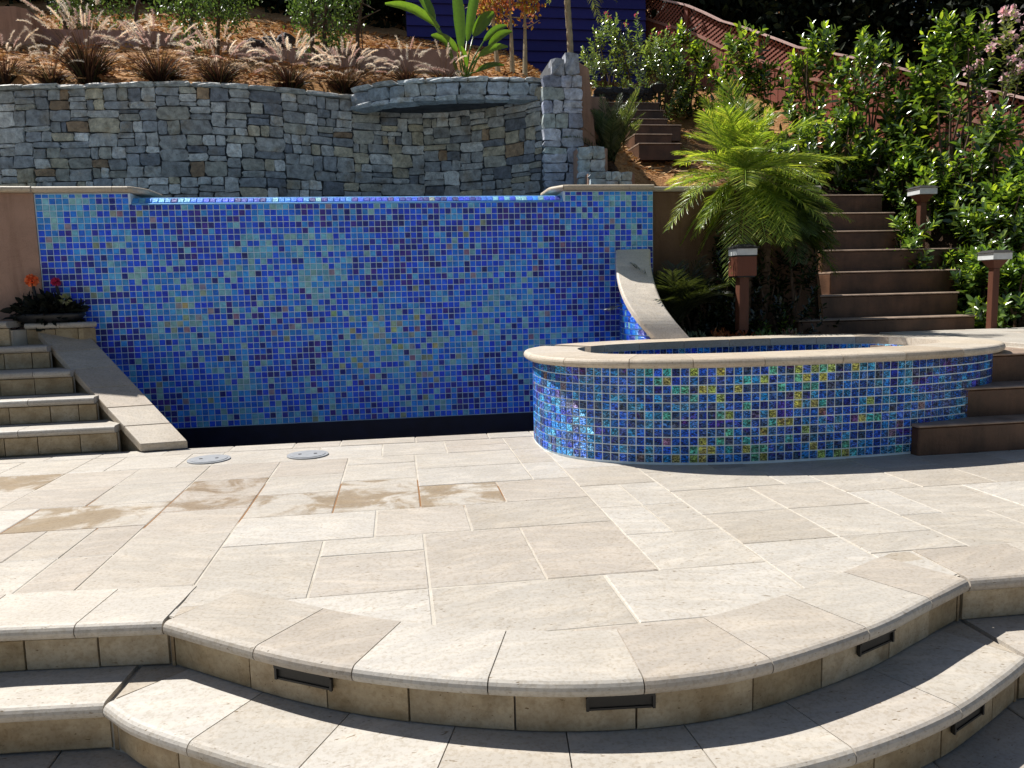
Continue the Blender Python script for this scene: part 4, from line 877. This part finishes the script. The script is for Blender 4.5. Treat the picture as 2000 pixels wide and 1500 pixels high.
laurel('flowering_bush', gbase(1930, 8.9), to_h(gbase(1930, 8.9), 50, 1930), .55, 'bush with clusters of pale pink blossom in the upper right corner', 46, .10, [(.12,.16,.07),(.16,.2,.1)], None, 'shrub', 16, ([(.8,.55,.60),(.75,.62,.62)], 26, .06))
laurel('ground_shrub', (PY(1500,560,6.75)[0], 6.75, .5), .42, .22, 'low green shrub at the foot of the brown steps by the lamp', 22, .06, LAUREL, None, 'shrub')
for xp, Y, hh, rr, lab in ((1775,7.7,.85,.26,'low laurel in front of the half-hidden lamp'),(1835,7.6,.62,.28,'low laurel right of the half-hidden lamp, above the middle steps'),(1760,8.8,.6,.34,'laurel on the bank just above the top garden step'),(1890,8.2,.8,.36,'laurel on the bank behind the half-hidden lamp'),(1975,6.95,.55,.3,'laurel behind the right post lamp, at the frame edge'),(1900,6.85,.42,.22,'small laurel at the right end of the lowest garden step'),(1700,9.2,.7,.4,'dark laurel filling the bank above the stair landing'),(1560,9.6,.8,.45,'dark laurel behind the palm crown on the right')):
    laurel('laurel_shrub', gbase(xp, Y), hh, rr, lab, 44, .13)
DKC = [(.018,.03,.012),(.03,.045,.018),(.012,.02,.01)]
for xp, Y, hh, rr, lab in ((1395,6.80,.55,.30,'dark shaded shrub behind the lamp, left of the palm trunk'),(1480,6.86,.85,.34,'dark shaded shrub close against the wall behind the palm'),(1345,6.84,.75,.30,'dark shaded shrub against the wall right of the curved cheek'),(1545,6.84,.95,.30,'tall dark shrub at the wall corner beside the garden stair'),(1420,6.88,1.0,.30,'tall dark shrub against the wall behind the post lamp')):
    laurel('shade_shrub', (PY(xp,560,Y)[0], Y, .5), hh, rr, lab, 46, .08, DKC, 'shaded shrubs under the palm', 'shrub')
# small plants of the bed in front of the palm
for xp, col, lab, r in ((1360,[(.16,.24,.12),(.25,.3,.2)],'grey-green succulent clump at the left end of the bed',.10),(1405,[(.52,.14,.05),(.60,.22,.08)],'orange succulent clump left of the lamp post',.11),(1448,[(.55,.15,.05),(.42,.10,.05)],'red-orange succulent clump in front of the lamp post',.12),(1495,[(.14,.24,.08),(.2,.3,.1)],'green succulent clump right of the lamp post',.10),(1545,[(.25,.3,.22),(.4,.2,.16)],'pale succulent clump at the corner of the lowest brown step',.09)):
    p = np.array([PY(xp, 640, 6.42)[0], 6.42, .52]); t = thing('succulent', p, lab, 'succulent', 'succulents in the bed by the spa'); n = 150
    d = rdir(n, .5); P = p+d*rng.uniform(.1, 1, (n,1))*[r*1.3, r, r]+[0,0,.03]; V, T, _ = leaves(P, unit(d+rdir(n, .4)*.6), rdir(n), rng.uniform(.03,.06,n), rng.uniform(.012,.022,n)); mk('rosette', V, T, M['fine'], t, True, np.repeat(pick(col, n), 8, 0))
# fallen leaves and pale groundcover on the bed
n = 500; P = np.stack([rng.uniform(2.5,5.2,n), rng.uniform(6.25,6.9,n), rng.uniform(.53,.57,n)], 1); V, T, _ = leaves(P, rdir(n)*[1,1,.2], rdir(n, 3), rng.uniform(.03,.07,n), rng.uniform(.015,.03,n))
tag(mk('leaf_litter', V, T, M['chips'], None, True, np.repeat(pick([(.35,.18,.08),(.2,.1,.05),(.45,.3,.16)], n), 8, 0)), 'brown fallen leaves over the dark bed under the palm', 'leaf litter', kind='stuff')

# ------------------------------------------------------------------ palms
def frond(o, d, ln, droop, nl, ll, wl, P, D, N, L, W, C, rach, cols, side_drop=.35):
    d = unit(np.array(d, float)); hz = unit(np.array([d[0], d[1], 0])+1e-6); q = np.linspace(0, 1, 12)
    pts = o+d*ln*q[:, None]-np.array([0,0,1.0])*(droop*ln*q**2.0)[:, None]; rach.tube(pts, list(.007*(1-.8*q)+.0015), 5, cols[0])
    tt = np.linspace(.16, .985, nl); base = np.stack([np.interp(tt, q, pts[:, k]) for k in range(3)], 1); tg = unit(np.gradient(pts, axis=0)); tg = unit(np.stack([np.interp(tt, q, tg[:, k]) for k in range(3)], 1))
    sd = unit(np.cross(tg, [0,0,1.0])); upv = np.cross(sd, tg); prof = np.sin(np.pi*np.clip(.12+.83*tt, 0, 1))**.7
    for s in (-1, 1):
        dd = unit(sd*s+tg*(.55+.6*tt[:, None])+upv*.32+rng.normal(0, .08, base.shape)); P.append(base); D.append(dd); N.append(unit(upv+.3*rng.normal(0, 1, base.shape))); L.append(ll*prof*rng.uniform(.85, 1.1, nl)); W.append(np.full(nl, wl)); C.append(pick(cols, nl))
def palm(name, label, base, top, trunk_r, fr, cat, mat, tm, cols, ll=.23, wl=.0078, nl=44, curl=.28, parts=True):
    t = thing(name, base, label, cat); b = MB(); base, top = np.array(base, float), np.array(top, float)
    q = np.linspace(0, 1, 26); pts = base+(top-base)*q[:, None]+np.stack([.03*np.sin(q*5), 0*q, 0*q], 1); b.tube(pts, [trunk_r*(1+.13*(k % 2)) for k in range(26)], 10); b.build('trunk', M[tm], t)
    P, D, N, L, W, C = [], [], [], [], [], []; r = MB()
    for d, ln, dr in fr: frond(top+np.array([rng.uniform(-.04,.04), rng.uniform(-.04,.04), rng.uniform(-.05,.08)]), d, ln, dr, nl, ll, wl, P, D, N, L, W, C, r, cols)
    P, D, N, L, W, C = map(np.concatenate, (P, D, N, L, W, C)); V, T, _ = leaves(P, D, N, L, W, curl, .1)
    r.build('frond_stalks', M[mat], t, True, True); mk('fronds', V, T, M[mat], t, True, np.repeat(C, 8, 0)); return t
PC = [(.22,.31,.05),(.30,.39,.06),(.15,.23,.045),(.44,.48,.10)]
fr = []
for k in range(54):
    a = k*2.399; e = rng.uniform(-.35, 1.35) if k % 3 else rng.uniform(.5, 1.4); fr.append(((math.cos(a)*math.cos(e), math.sin(a)*math.cos(e)*.85, math.sin(e)), rng.uniform(.66, .98), rng.uniform(.15, .5)))
for k in range(26):
    a = k*2.399; e = rng.uniform(-1.1, .1); fr.append(((math.cos(a)*math.cos(e), math.sin(a)*math.cos(e)*.8, math.sin(e)), rng.uniform(.45, .78), rng.uniform(.25, .6)))
pb = PY(1450, 600, 6.72)
palm('date_palm', 'bushy pygmy date palm with arching yellow-green fronds behind the lamp', (pb[0], 6.74, .5), (*PY(1452,340,6.74)[:2], PY(1452,345,6.74)[2]), .055, fr, 'palm', 'palm', 'palmbark', PC)
# second stem with lower drooping fronds on the right
fr = []
for k in range(58):
    a = rng.uniform(-1.6, 1.9); e = rng.uniform(-.2, 1.0); fr.append(((math.cos(a)*math.cos(e), -abs(math.sin(a))*.5*math.cos(e), math.sin(e)), rng.uniform(.42, .66), rng.uniform(.4, .8)))
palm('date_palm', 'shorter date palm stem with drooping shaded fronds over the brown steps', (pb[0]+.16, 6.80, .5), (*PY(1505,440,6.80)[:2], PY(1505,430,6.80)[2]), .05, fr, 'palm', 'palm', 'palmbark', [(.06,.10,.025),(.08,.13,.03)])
fr = [((math.cos(a), math.sin(a)*.6-.3, e), rng.uniform(.5,.85), rng.uniform(.25,.6)) for a, e in zip(rng.uniform(0, 6.28, 34), rng.uniform(.5, 2.6, 34))]
palm('spiky_palm', 'dark thin-leaved palm clump between the curved cheek and the lamp', (PY(1315,600,6.62)[0], 6.62, .5), (PY(1318,560,6.62)[0], 6.62, .72), .03, fr, 'palm', 'palm', 'palmbark', [(.03,.04,.016),(.045,.055,.025)], .2, .006, 34)
p = PY(1192, 320, 8.75); fr = [((math.cos(a)*.8, math.sin(a)*.6-.2, e), rng.uniform(.6,.92), rng.uniform(.1,.4)) for a, e in zip(np.linspace(0, 6.28, 34), rng.uniform(.35, 2.8, 34))]
palm('sago_palm', 'stiff dark sago palm beside the stone pier', (p[0], 8.75, p[2]-.2), (p[0], 8.75, p[2]+.02), .07, fr, 'palm', 'palm', 'palmbark', [(.05,.08,.03),(.12,.14,.07)], .12, .0065, 50, .05)
p = PY(1110, 115, 12.4); q_ = PY(1110, -60, 12.4); fr = [((math.cos(a), math.sin(a)*.7, e), rng.uniform(.7,1.0), rng.uniform(.7,1.2)) for a, e in zip(np.linspace(0, 6.28, 22), rng.uniform(.3, 1.3, 22))]
palm('slender_palm', 'slender pale-trunked palm rising above the stone pier', (p[0], 12.4, float(Tz(p[0], 12.4))), (q_[0], 12.4, q_[2]), .045, fr, 'palm', 'palm', 'palebark', [(.16,.2,.07),(.2,.22,.1)], .2, .011, 36)

# ------------------------------------------------------------------ bird of paradise
def paddle_plant(name, label, base, specs, Y):
    t = thing(name, base, label, 'plant'); base = np.array(base, float)
    for (bxp, byp), (tx, ty), wd, dy in specs:
        wd *= .68
        a = PY(bxp, byp, Y+dy); c = PY(tx, ty, Y+dy+rng.uniform(-.15, .05)); b = MB(); b.tube([base+rng.normal(0,.02,3)*[1,1,0], base*.45+a*.55+np.array([0,0,.05]), a], [.016,.012,.008], 6, (.16,.24,.06))
        n = 12; q = np.linspace(0, 1, n); ax = a+(c-a)*q[:, None]; ax[:, 2] += .10*np.sin(q*math.pi)*np.linalg.norm(c-a); tg = unit(np.gradient(ax, axis=0)); sd = unit(np.cross(tg, [.25,-1,.2])); nm = np.cross(sd, tg)
        wv = wd*np.sin(np.pi*np.clip(.04+.93*q**.85, 0, 1))**.65; V = []; 
        for i in range(n):
            for u in (-1, -.5, 0, .5, 1): V.append(ax[i]+sd[i]*wv[i]*u*.5+nm[i]*(abs(u)*.28*wv[i]+.03*wd*math.sin(i*2.1+u*3)))
        Fs = [(i*5+j, i*5+j+1, (i+1)*5+j+1, (i+1)*5+j) for i in range(n-1) for j in range(4)]
        st = b.build('leaf_stalk', M['paddle'], t, True, True); cc = pick([(.12,.22,.035),(.16,.27,.04),(.09,.17,.04)], 1)[0]
        mk('leaf_blade', V, np.array(Fs), M['paddle'], st, True, [cc]*len(Fs))
bp = PY(905, 152, 10.5); bz_ = float(Tz(bp[0], 10.5))
paddle_plant('bird_of_paradise', 'giant bird of paradise with broad paddle leaves behind the stone shelf', (bp[0], 10.5, bz_), [((900,100),(888,-30),.24,0),((912,80),(935,-40),.20,.1),((858,55),(752,8),.20,-.1),((848,42),(800,-30),.22,0),((838,30),(826,-20),.14,.05),((893,100),(842,70),.2,-.1),((925,70),(965,25),.24,0),((912,130),(900,90),.10,-.1),((935,110),(992,92),.15,-.05),((955,88),(1000,62),.16,0),((930,140),(985,128),.11,-.1),((945,80),(990,50),.14,.1)], 10.5)
# ------------------------------------------------------------------ fountain grasses
def fountain(label, base, h, nb, npl, spread):
    t = thing('fountain_grass', base, label, 'grass', 'fountain grasses along the wall top'); base = np.array(base, float)
    a = rng.uniform(0, 6.28, nb); ln = h*rng.uniform(.35, .78, nb); lean = rng.uniform(.1, 1.0, nb)*spread; D = np.stack([np.cos(a)*lean, np.sin(a)*lean, np.ones(nb)], 1); D = unit(D); S = unit(np.cross(D, rng.normal(0, 1, (nb, 3)))); rows = []
    o = base+np.stack([np.cos(a), np.sin(a), 0*a], 1)*rng.uniform(0, .09, nb)[:, None]
    for q in (0, .35, .7, 1): rows.append((o+D*(ln*q)[:, None]+np.stack([np.cos(a), np.sin(a), -1.1+0*a], 1)*(ln*.36*q*q*(.4+lean))[:, None], .0055*(1-q)+.0008))
    V = np.stack([x for c, w_ in rows for x in (c-S*w_, c+S*w_)], 1).reshape(-1, 3); Fq = np.array([(0,1,3,2),(2,3,5,4),(4,5,7,6)]); Fs = (Fq[None]+np.arange(nb)[:, None, None]*8).reshape(-1, 4)
    mk('blades', V, Fs, M['grass'], t, False, np.repeat(pick([(.045,.02,.015),(.03,.016,.014),(.09,.045,.025),(.05,.05,.02)], nb), 3, 0))
    b = MB(); ps = MB()
    for k in range(npl):
        a_ = rng.uniform(0, 6.28); le = rng.uniform(.15, 1.05)*spread; d = unit(np.array([math.cos(a_)*le, math.sin(a_)*le, 1.0])); L_ = h*rng.uniform(.7, 1.02); q = np.linspace(0, 1, 7)
        pts = base+d*L_*q[:, None]+np.array([math.cos(a_), math.sin(a_), -.9])*(L_*.22*q**2*(.3+le))[:, None]; ps.tube(pts, .0018, 4, (.3,.18,.1))
        tg = unit(pts[-1]-pts[-2]); m_ = 7; w2 = np.linspace(0, 1, m_); pl = pts[-1]+tg*w2[:, None]*rng.uniform(.15,.25)+np.array([math.cos(a_)*.03, math.sin(a_)*.03, -.075])*(w2**2)[:, None]*(.4+le)
        cc = pick([(.80,.70,.60),(.86,.79,.68),(.70,.54,.49),(.88,.83,.75)], 1)[0]; b.tube(pl, list(.0062*np.sin(np.pi*np.clip(.10+.84*w2, 0, 1))**.8), 6, tuple(cc))
        # bristles
        for i in range(90):
            f = rng.uniform(.05, .95); c = np.array([np.interp(f, w2, pl[:, j]) for j in range(3)]); dd = unit(rng.normal(0, 1, 3)+tg*1.1); s_ = unit(np.cross(dd, [.3,.5,.8])); e = c+dd*rng.uniform(.02,.046)*(1.1-.5*f); b.add([c-s_*.0016, c+s_*.0016, e], [(0,1,2)], tuple(cc))
    ps.build('flower_stalks', M['grass'], t, False, True); b.build('plumes', M['plume'], t, False, True)
for xp, yp, h, nb, npl, sp_, lab in ((10,150,.62,260,16,.9,'fountain grass at the left edge of the wall top'),(100,150,.5,200,12,1.1,'low pale fountain grass second from the left edge'),(172,150,.98,460,30,.55,'tallest fountain grass, with upright cream plumes'),(310,152,.72,420,34,.85,'rounded fountain grass right of the tallest one'),(428,155,.62,420,26,.75,'dark fountain grass under the small tree trunks'),(565,164,.62,380,34,.85,'pink fountain grass left of the wall dip'),(672,172,.60,420,40,.85,'fullest pink fountain grass next to the stone shelf'),(795,150,.42,160,12,1.0,'small sparse fountain grass above the shelf left end'),(868,150,.36,110,7,1.0,'tiny fountain grass at the foot of the bird of paradise')):
    p = PY(xp, yp, float(wall_y(PY(xp, yp, 9.7)[0]))+.42 if xp < 740 else 9.75); fountain(lab, (p[0], p[1], max(p[2]-.08, 3.38)), h*.95, int(nb*1.15), int(npl*1.6), sp_)
# ------------------------------------------------------------------ trees
def tree(name, label, base, stems, ctr, rad, n, lsz, cols, mat='fine', group=None, tm='bark', parts='crown', clump=34, hang=0.0):
    t = thing(name, base, label, 'tree', group); b = MB(); base = np.array(base, float); ctr = np.array(ctr, float); rad = np.array(rad, float)
    for dx in stems: 
        b = MB(); q = base+np.array([dx, 0, -.1]); e = ctr+np.array([dx*1.2, 0, rad[2]*.2]); b.tube([q, (q+e)/2+rng.normal(0,.03,3), e], [.035*lsz/.06*.8+.008, .028, .012], 7)
        for k in range(5): s = q+(e-q)*rng.uniform(.55, .95); b.tube([s, s+rdir(1, .6)[0]*rad*rng.uniform(.35,.7)], [.012, .004], 5)
        b.build('trunk', M[tm], t)
    cl = rdir(clump)*rng.uniform(.35, 1, (clump, 1))**.6; P = np.concatenate([c*rad+ctr+rng.normal(0, .20, (n//clump, 3))*rad for c in cl]); m_ = len(P)
    D = rdir(m_, -.2-hang); V, T, _ = leaves(P, D, rdir(m_, .5), lsz*rng.uniform(.6, 1.25, m_), lsz*rng.uniform(.35, .55, m_)); mk(parts, V, T, M[mat], t, True, np.repeat(pick(cols, m_), 8, 0))
GT = [(.07,.12,.04),(.10,.16,.055),(.045,.08,.03),(.14,.2,.07)]
for xp, Y, yb, stems, yc, r, lab in ((165,12.8,60,(-.25,.0,.7),-22,(.62,.5,.62),'light green young tree behind the tallest grass'),(390,11.4,125,(-.1,.22),0,(.60,.5,.58),'small multi-stem tree with two dark trunks above the wall'),(640,11.3,118,(-.18,.0,.40),5,(.46,.45,.62),'small tree with hanging leaves left of the bird of paradise')):
    p = PY(xp, yb, Y); c = PY(xp, yc, Y); tree('garden_tree', lab, (p[0], Y, min(p[2], float(Tz(p[0], Y)))), stems, c, r, 2600, .058, GT, 'fine', 'young trees on the slope', hang=.6)
p = PY(1000, 115, 12.6); c = PY(995, -5, 12.6); tree('autumn_tree', 'small staked tree with orange and yellow leaves before the navy siding', (p[0], 12.6, float(Tz(p[0], 12.6))), (-.22, 0, .2), c, (.55,.45,.42), 1700, .085, [(.45,.30,.05),(.42,.18,.06),(.35,.33,.05),(.5,.2,.1)], 'petal', None, 'palebark', hang=.9)
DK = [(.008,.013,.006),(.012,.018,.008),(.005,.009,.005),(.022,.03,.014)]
k = 0
for xp, Y, zc, r, lab in ((-80,18.5,9.0,(2.8,1.6,2.6),'dark evergreen tree beyond the slope, farthest left'),(180,19.5,9.6,(2.8,1.6,2.8),'dark evergreen tree in the shade behind the first young tree'),(430,18.8,9.2,(2.8,1.5,2.7),'dark evergreen tree behind the two-trunk tree'),(690,18.4,8.8,(2.6,1.5,2.6),'dark evergreen tree left of the navy siding'),(1000,21.0,9.6,(3.0,1.6,3.0),'dark evergreen tree rising behind the navy siding'),(1330,19.2,8.6,(2.8,1.6,2.8),'dark evergreen tree behind the far end of the fence'),(1500,16.2,7.6,(2.2,1.4,2.6),'dark evergreen tree behind the middle of the fence'),(1660,14.6,6.9,(2.0,1.3,2.4),'dark evergreen tree over the fence above the garden stair'),(1830,13.4,6.3,(1.9,1.2,2.3),'dark evergreen tree over the fence toward the right'),(1990,12.2,6.0,(1.8,1.2,2.3),'dark evergreen tree at the right edge over the fence'),(2160,11.2,5.5,(1.8,1.2,2.3),'dark evergreen tree just beyond the right edge')):
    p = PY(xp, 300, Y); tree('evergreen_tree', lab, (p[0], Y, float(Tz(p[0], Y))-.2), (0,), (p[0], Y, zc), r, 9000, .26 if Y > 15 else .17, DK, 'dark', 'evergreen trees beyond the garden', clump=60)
# ------------------------------------------------------------------ lamps
def bollard(label, p, h, s, white=True):
    t = thing('post_lamp', p, label, 'lamp', 'wooden post lamps'); x, y, z = p
    def bx_(nm, hw, z0, z1, mat, col=None, tap=1.0, par=None):
        b = MB(); a = hw*tap; b.add([(x-hw,y-hw,z0),(x+hw,y-hw,z0),(x+hw,y+hw,z0),(x-hw,y+hw,z0),(x-a,y-a,z1),(x+a,y-a,z1),(x+a,y+a,z1),(x-a,y+a,z1)], [(0,3,2,1),(4,5,6,7),(0,1,5,4),(1,2,6,5),(2,3,7,6),(3,0,4,7)])
        o = b.build(nm, M[mat], par or t)
        if col: o.color = (*col, 1)
        return o
    W_ = (.11,.042,.024)
    bx_('post', .042*s, z-.1, z+h*.57, 'post', W_); bx_('base_rim', .080*s, z+h*.555, z+h*.575, 'black'); lb = bx_('lamp_box', .088*s, z+h*.575, z+h*.83, 'post', (.15,.05,.028)); bx_('groove', .080*s, z+h*.83, z+h*.85, 'black', par=lb); bx_('lens', .090*s, z+h*.85, z+h*.935, 'lens', par=lb); cp = bx_('cap', .104*s, z+h*.94, z+h*.96, 'cap'); bx_('cap_top', .100*s, z+h*.961, z+h, 'cap', None, .35, par=cp)
a = PY(1449, 622, 6.36); c = PY(1449, 477, 6.36); bollard('red wood post lamp with white lens in the bed before the palm', (a[0], 6.36, a[2]), c[2]-a[2], 1.0)
def lowlamp(label, xp, yt, yb, Y, s):
    a, c = PY(xp, yb, Y), PY(xp, yt, Y); t = thing('post_lamp', a, label, 'lamp', 'wooden post lamps'); x, y, z = a; zt = c[2]
    b = MB(); b.bbox((x-.045*s,y-.045*s,z-.15), (x+.045*s,y+.045*s,zt-.22*s), .004); o = b.build('post', M['post'], t); o.color = (.10,.036,.02,1)
    b = MB(); r0, r1 = .045*s, .105*s; z0, z1 = zt-.22*s, zt-.12*s; b.add([(x+sx*r,y+sy*r,zz) for r, zz in ((r0,z0),(r1,z1)) for sx, sy in ((-1,-1),(1,-1),(1,1),(-1,1))], [(0,3,2,1),(4,5,6,7),(0,1,5,4),(1,2,6,5),(2,3,7,6),(3,0,4,7)]); o = b.build('bracket', M['post'], t); o.color = (.10,.035,.02,1)
    b = MB(); b.box((x-.13*s,y-.13*s,zt-.115*s), (x+.13*s,y+.13*s,zt-.035*s)); b.build('lens', M['lens'], t)
    b = MB(); b.add([(x+sx*r,y+sy*r,zz) for r, zz in ((.15*s,zt-.032*s),(.10*s,zt)) for sx, sy in ((-1,-1),(1,-1),(1,1),(-1,1))], [(0,3,2,1),(4,5,6,7),(0,1,5,4),(1,2,6,5),(2,3,7,6),(3,0,4,7)]); b.build('cap', M['cap'], t)
lowlamp('post lamp with flared bracket and white lens at the right edge', 1937, 489, 625, 6.45, .74)
lowlamp('post lamp half hidden by laurel leaves above the garden stair', 1798, 364, 460, 7.85, .8)
a = PY(1287, 168, 11.8); t = thing('path_light', a, 'small dark mushroom path light beside the upper steps', 'lamp'); b = MB(); b.tube([a+np.array([0,0,-.5]), a], .02, 8); b.build('stem', M['black'], t); b = MB(); b.tube([a+np.array([0,0,-.1]), a+np.array([0,0,.0]), a+np.array([0,0,.03])], [.05,.13,.06], 12); b.build('hood', M['cap'], t)
# ------------------------------------------------------------------ black planter with two blooms at the left
pz = .884; c = PY(98, 636, 6.82); c[2] = pz; t = thing('planter', c, 'low black planter with dark leaves, one orange and one pink bloom', 'planter')
b = MB(); n_ = 28; prof = [(.0,0),(.20,0),(.25,.02),(.29,.06),(.275,.075),(.235,.07),(.0,.065)]; V = []
for r, z in prof: V += [(c[0]+r*math.cos(k*6.2832/n_)*1.0, c[1]-.02+r*.45*math.sin(k*6.2832/n_), pz+z) for k in range(n_)]
b.add(V, [(i*n_+k, i*n_+(k+1)%n_, (i+1)*n_+(k+1)%n_, (i+1)*n_+k) for i in range(len(prof)-1) for k in range(n_)]); fix_normals(b.build('bowl', M['pot'], t, True))
n = 420; d = rdir(n, .5); P = c+np.array([0,-.02,.07])+d*rng.uniform(.2,1,(n,1))*[.29,.11,.13]; V, T, _ = leaves(P, unit(d+.5*rdir(n)), rdir(n, 1), rng.uniform(.05,.10,n), rng.uniform(.03,.06,n)); mk('foliage', V, T, M['dark'], t, True, np.repeat(pick([(.010,.013,.010),(.018,.02,.016)], n), 8, 0))
for xp, yp, col, r in ((62,548,[(.85,.22,.07),(.9,.32,.12)],.042),(109,551,[(.7,.07,.18),(.55,.05,.14)],.03)):
    q = PY(xp, yp, 6.80); b = MB(); b.tube([np.array([q[0]+.03, 6.80, pz+.12]), q], [.018,.010], 7); fs_ = b.build('flower_stem', M['pot'], t)
    n = 110; d = rdir(n, .3); V, T, _ = leaves(q+d*r*.35, d, rdir(n), np.full(n, r), np.full(n, r*.7), .15); mk('bloom', V, T, M['petal'], fs_, True, np.repeat(pick(col, n), 8, 0))
n = 40; q = PY(128, 585, 6.74); d = rdir(n, .4); V, T, _ = leaves(q+d*.02, d, rdir(n), np.full(n, .035), np.full(n, .016)); mk('pale_rosette', V, T, M['fine'], t, True, np.repeat(pick([(.25,.27,.14),(.35,.33,.2)], n), 8, 0))
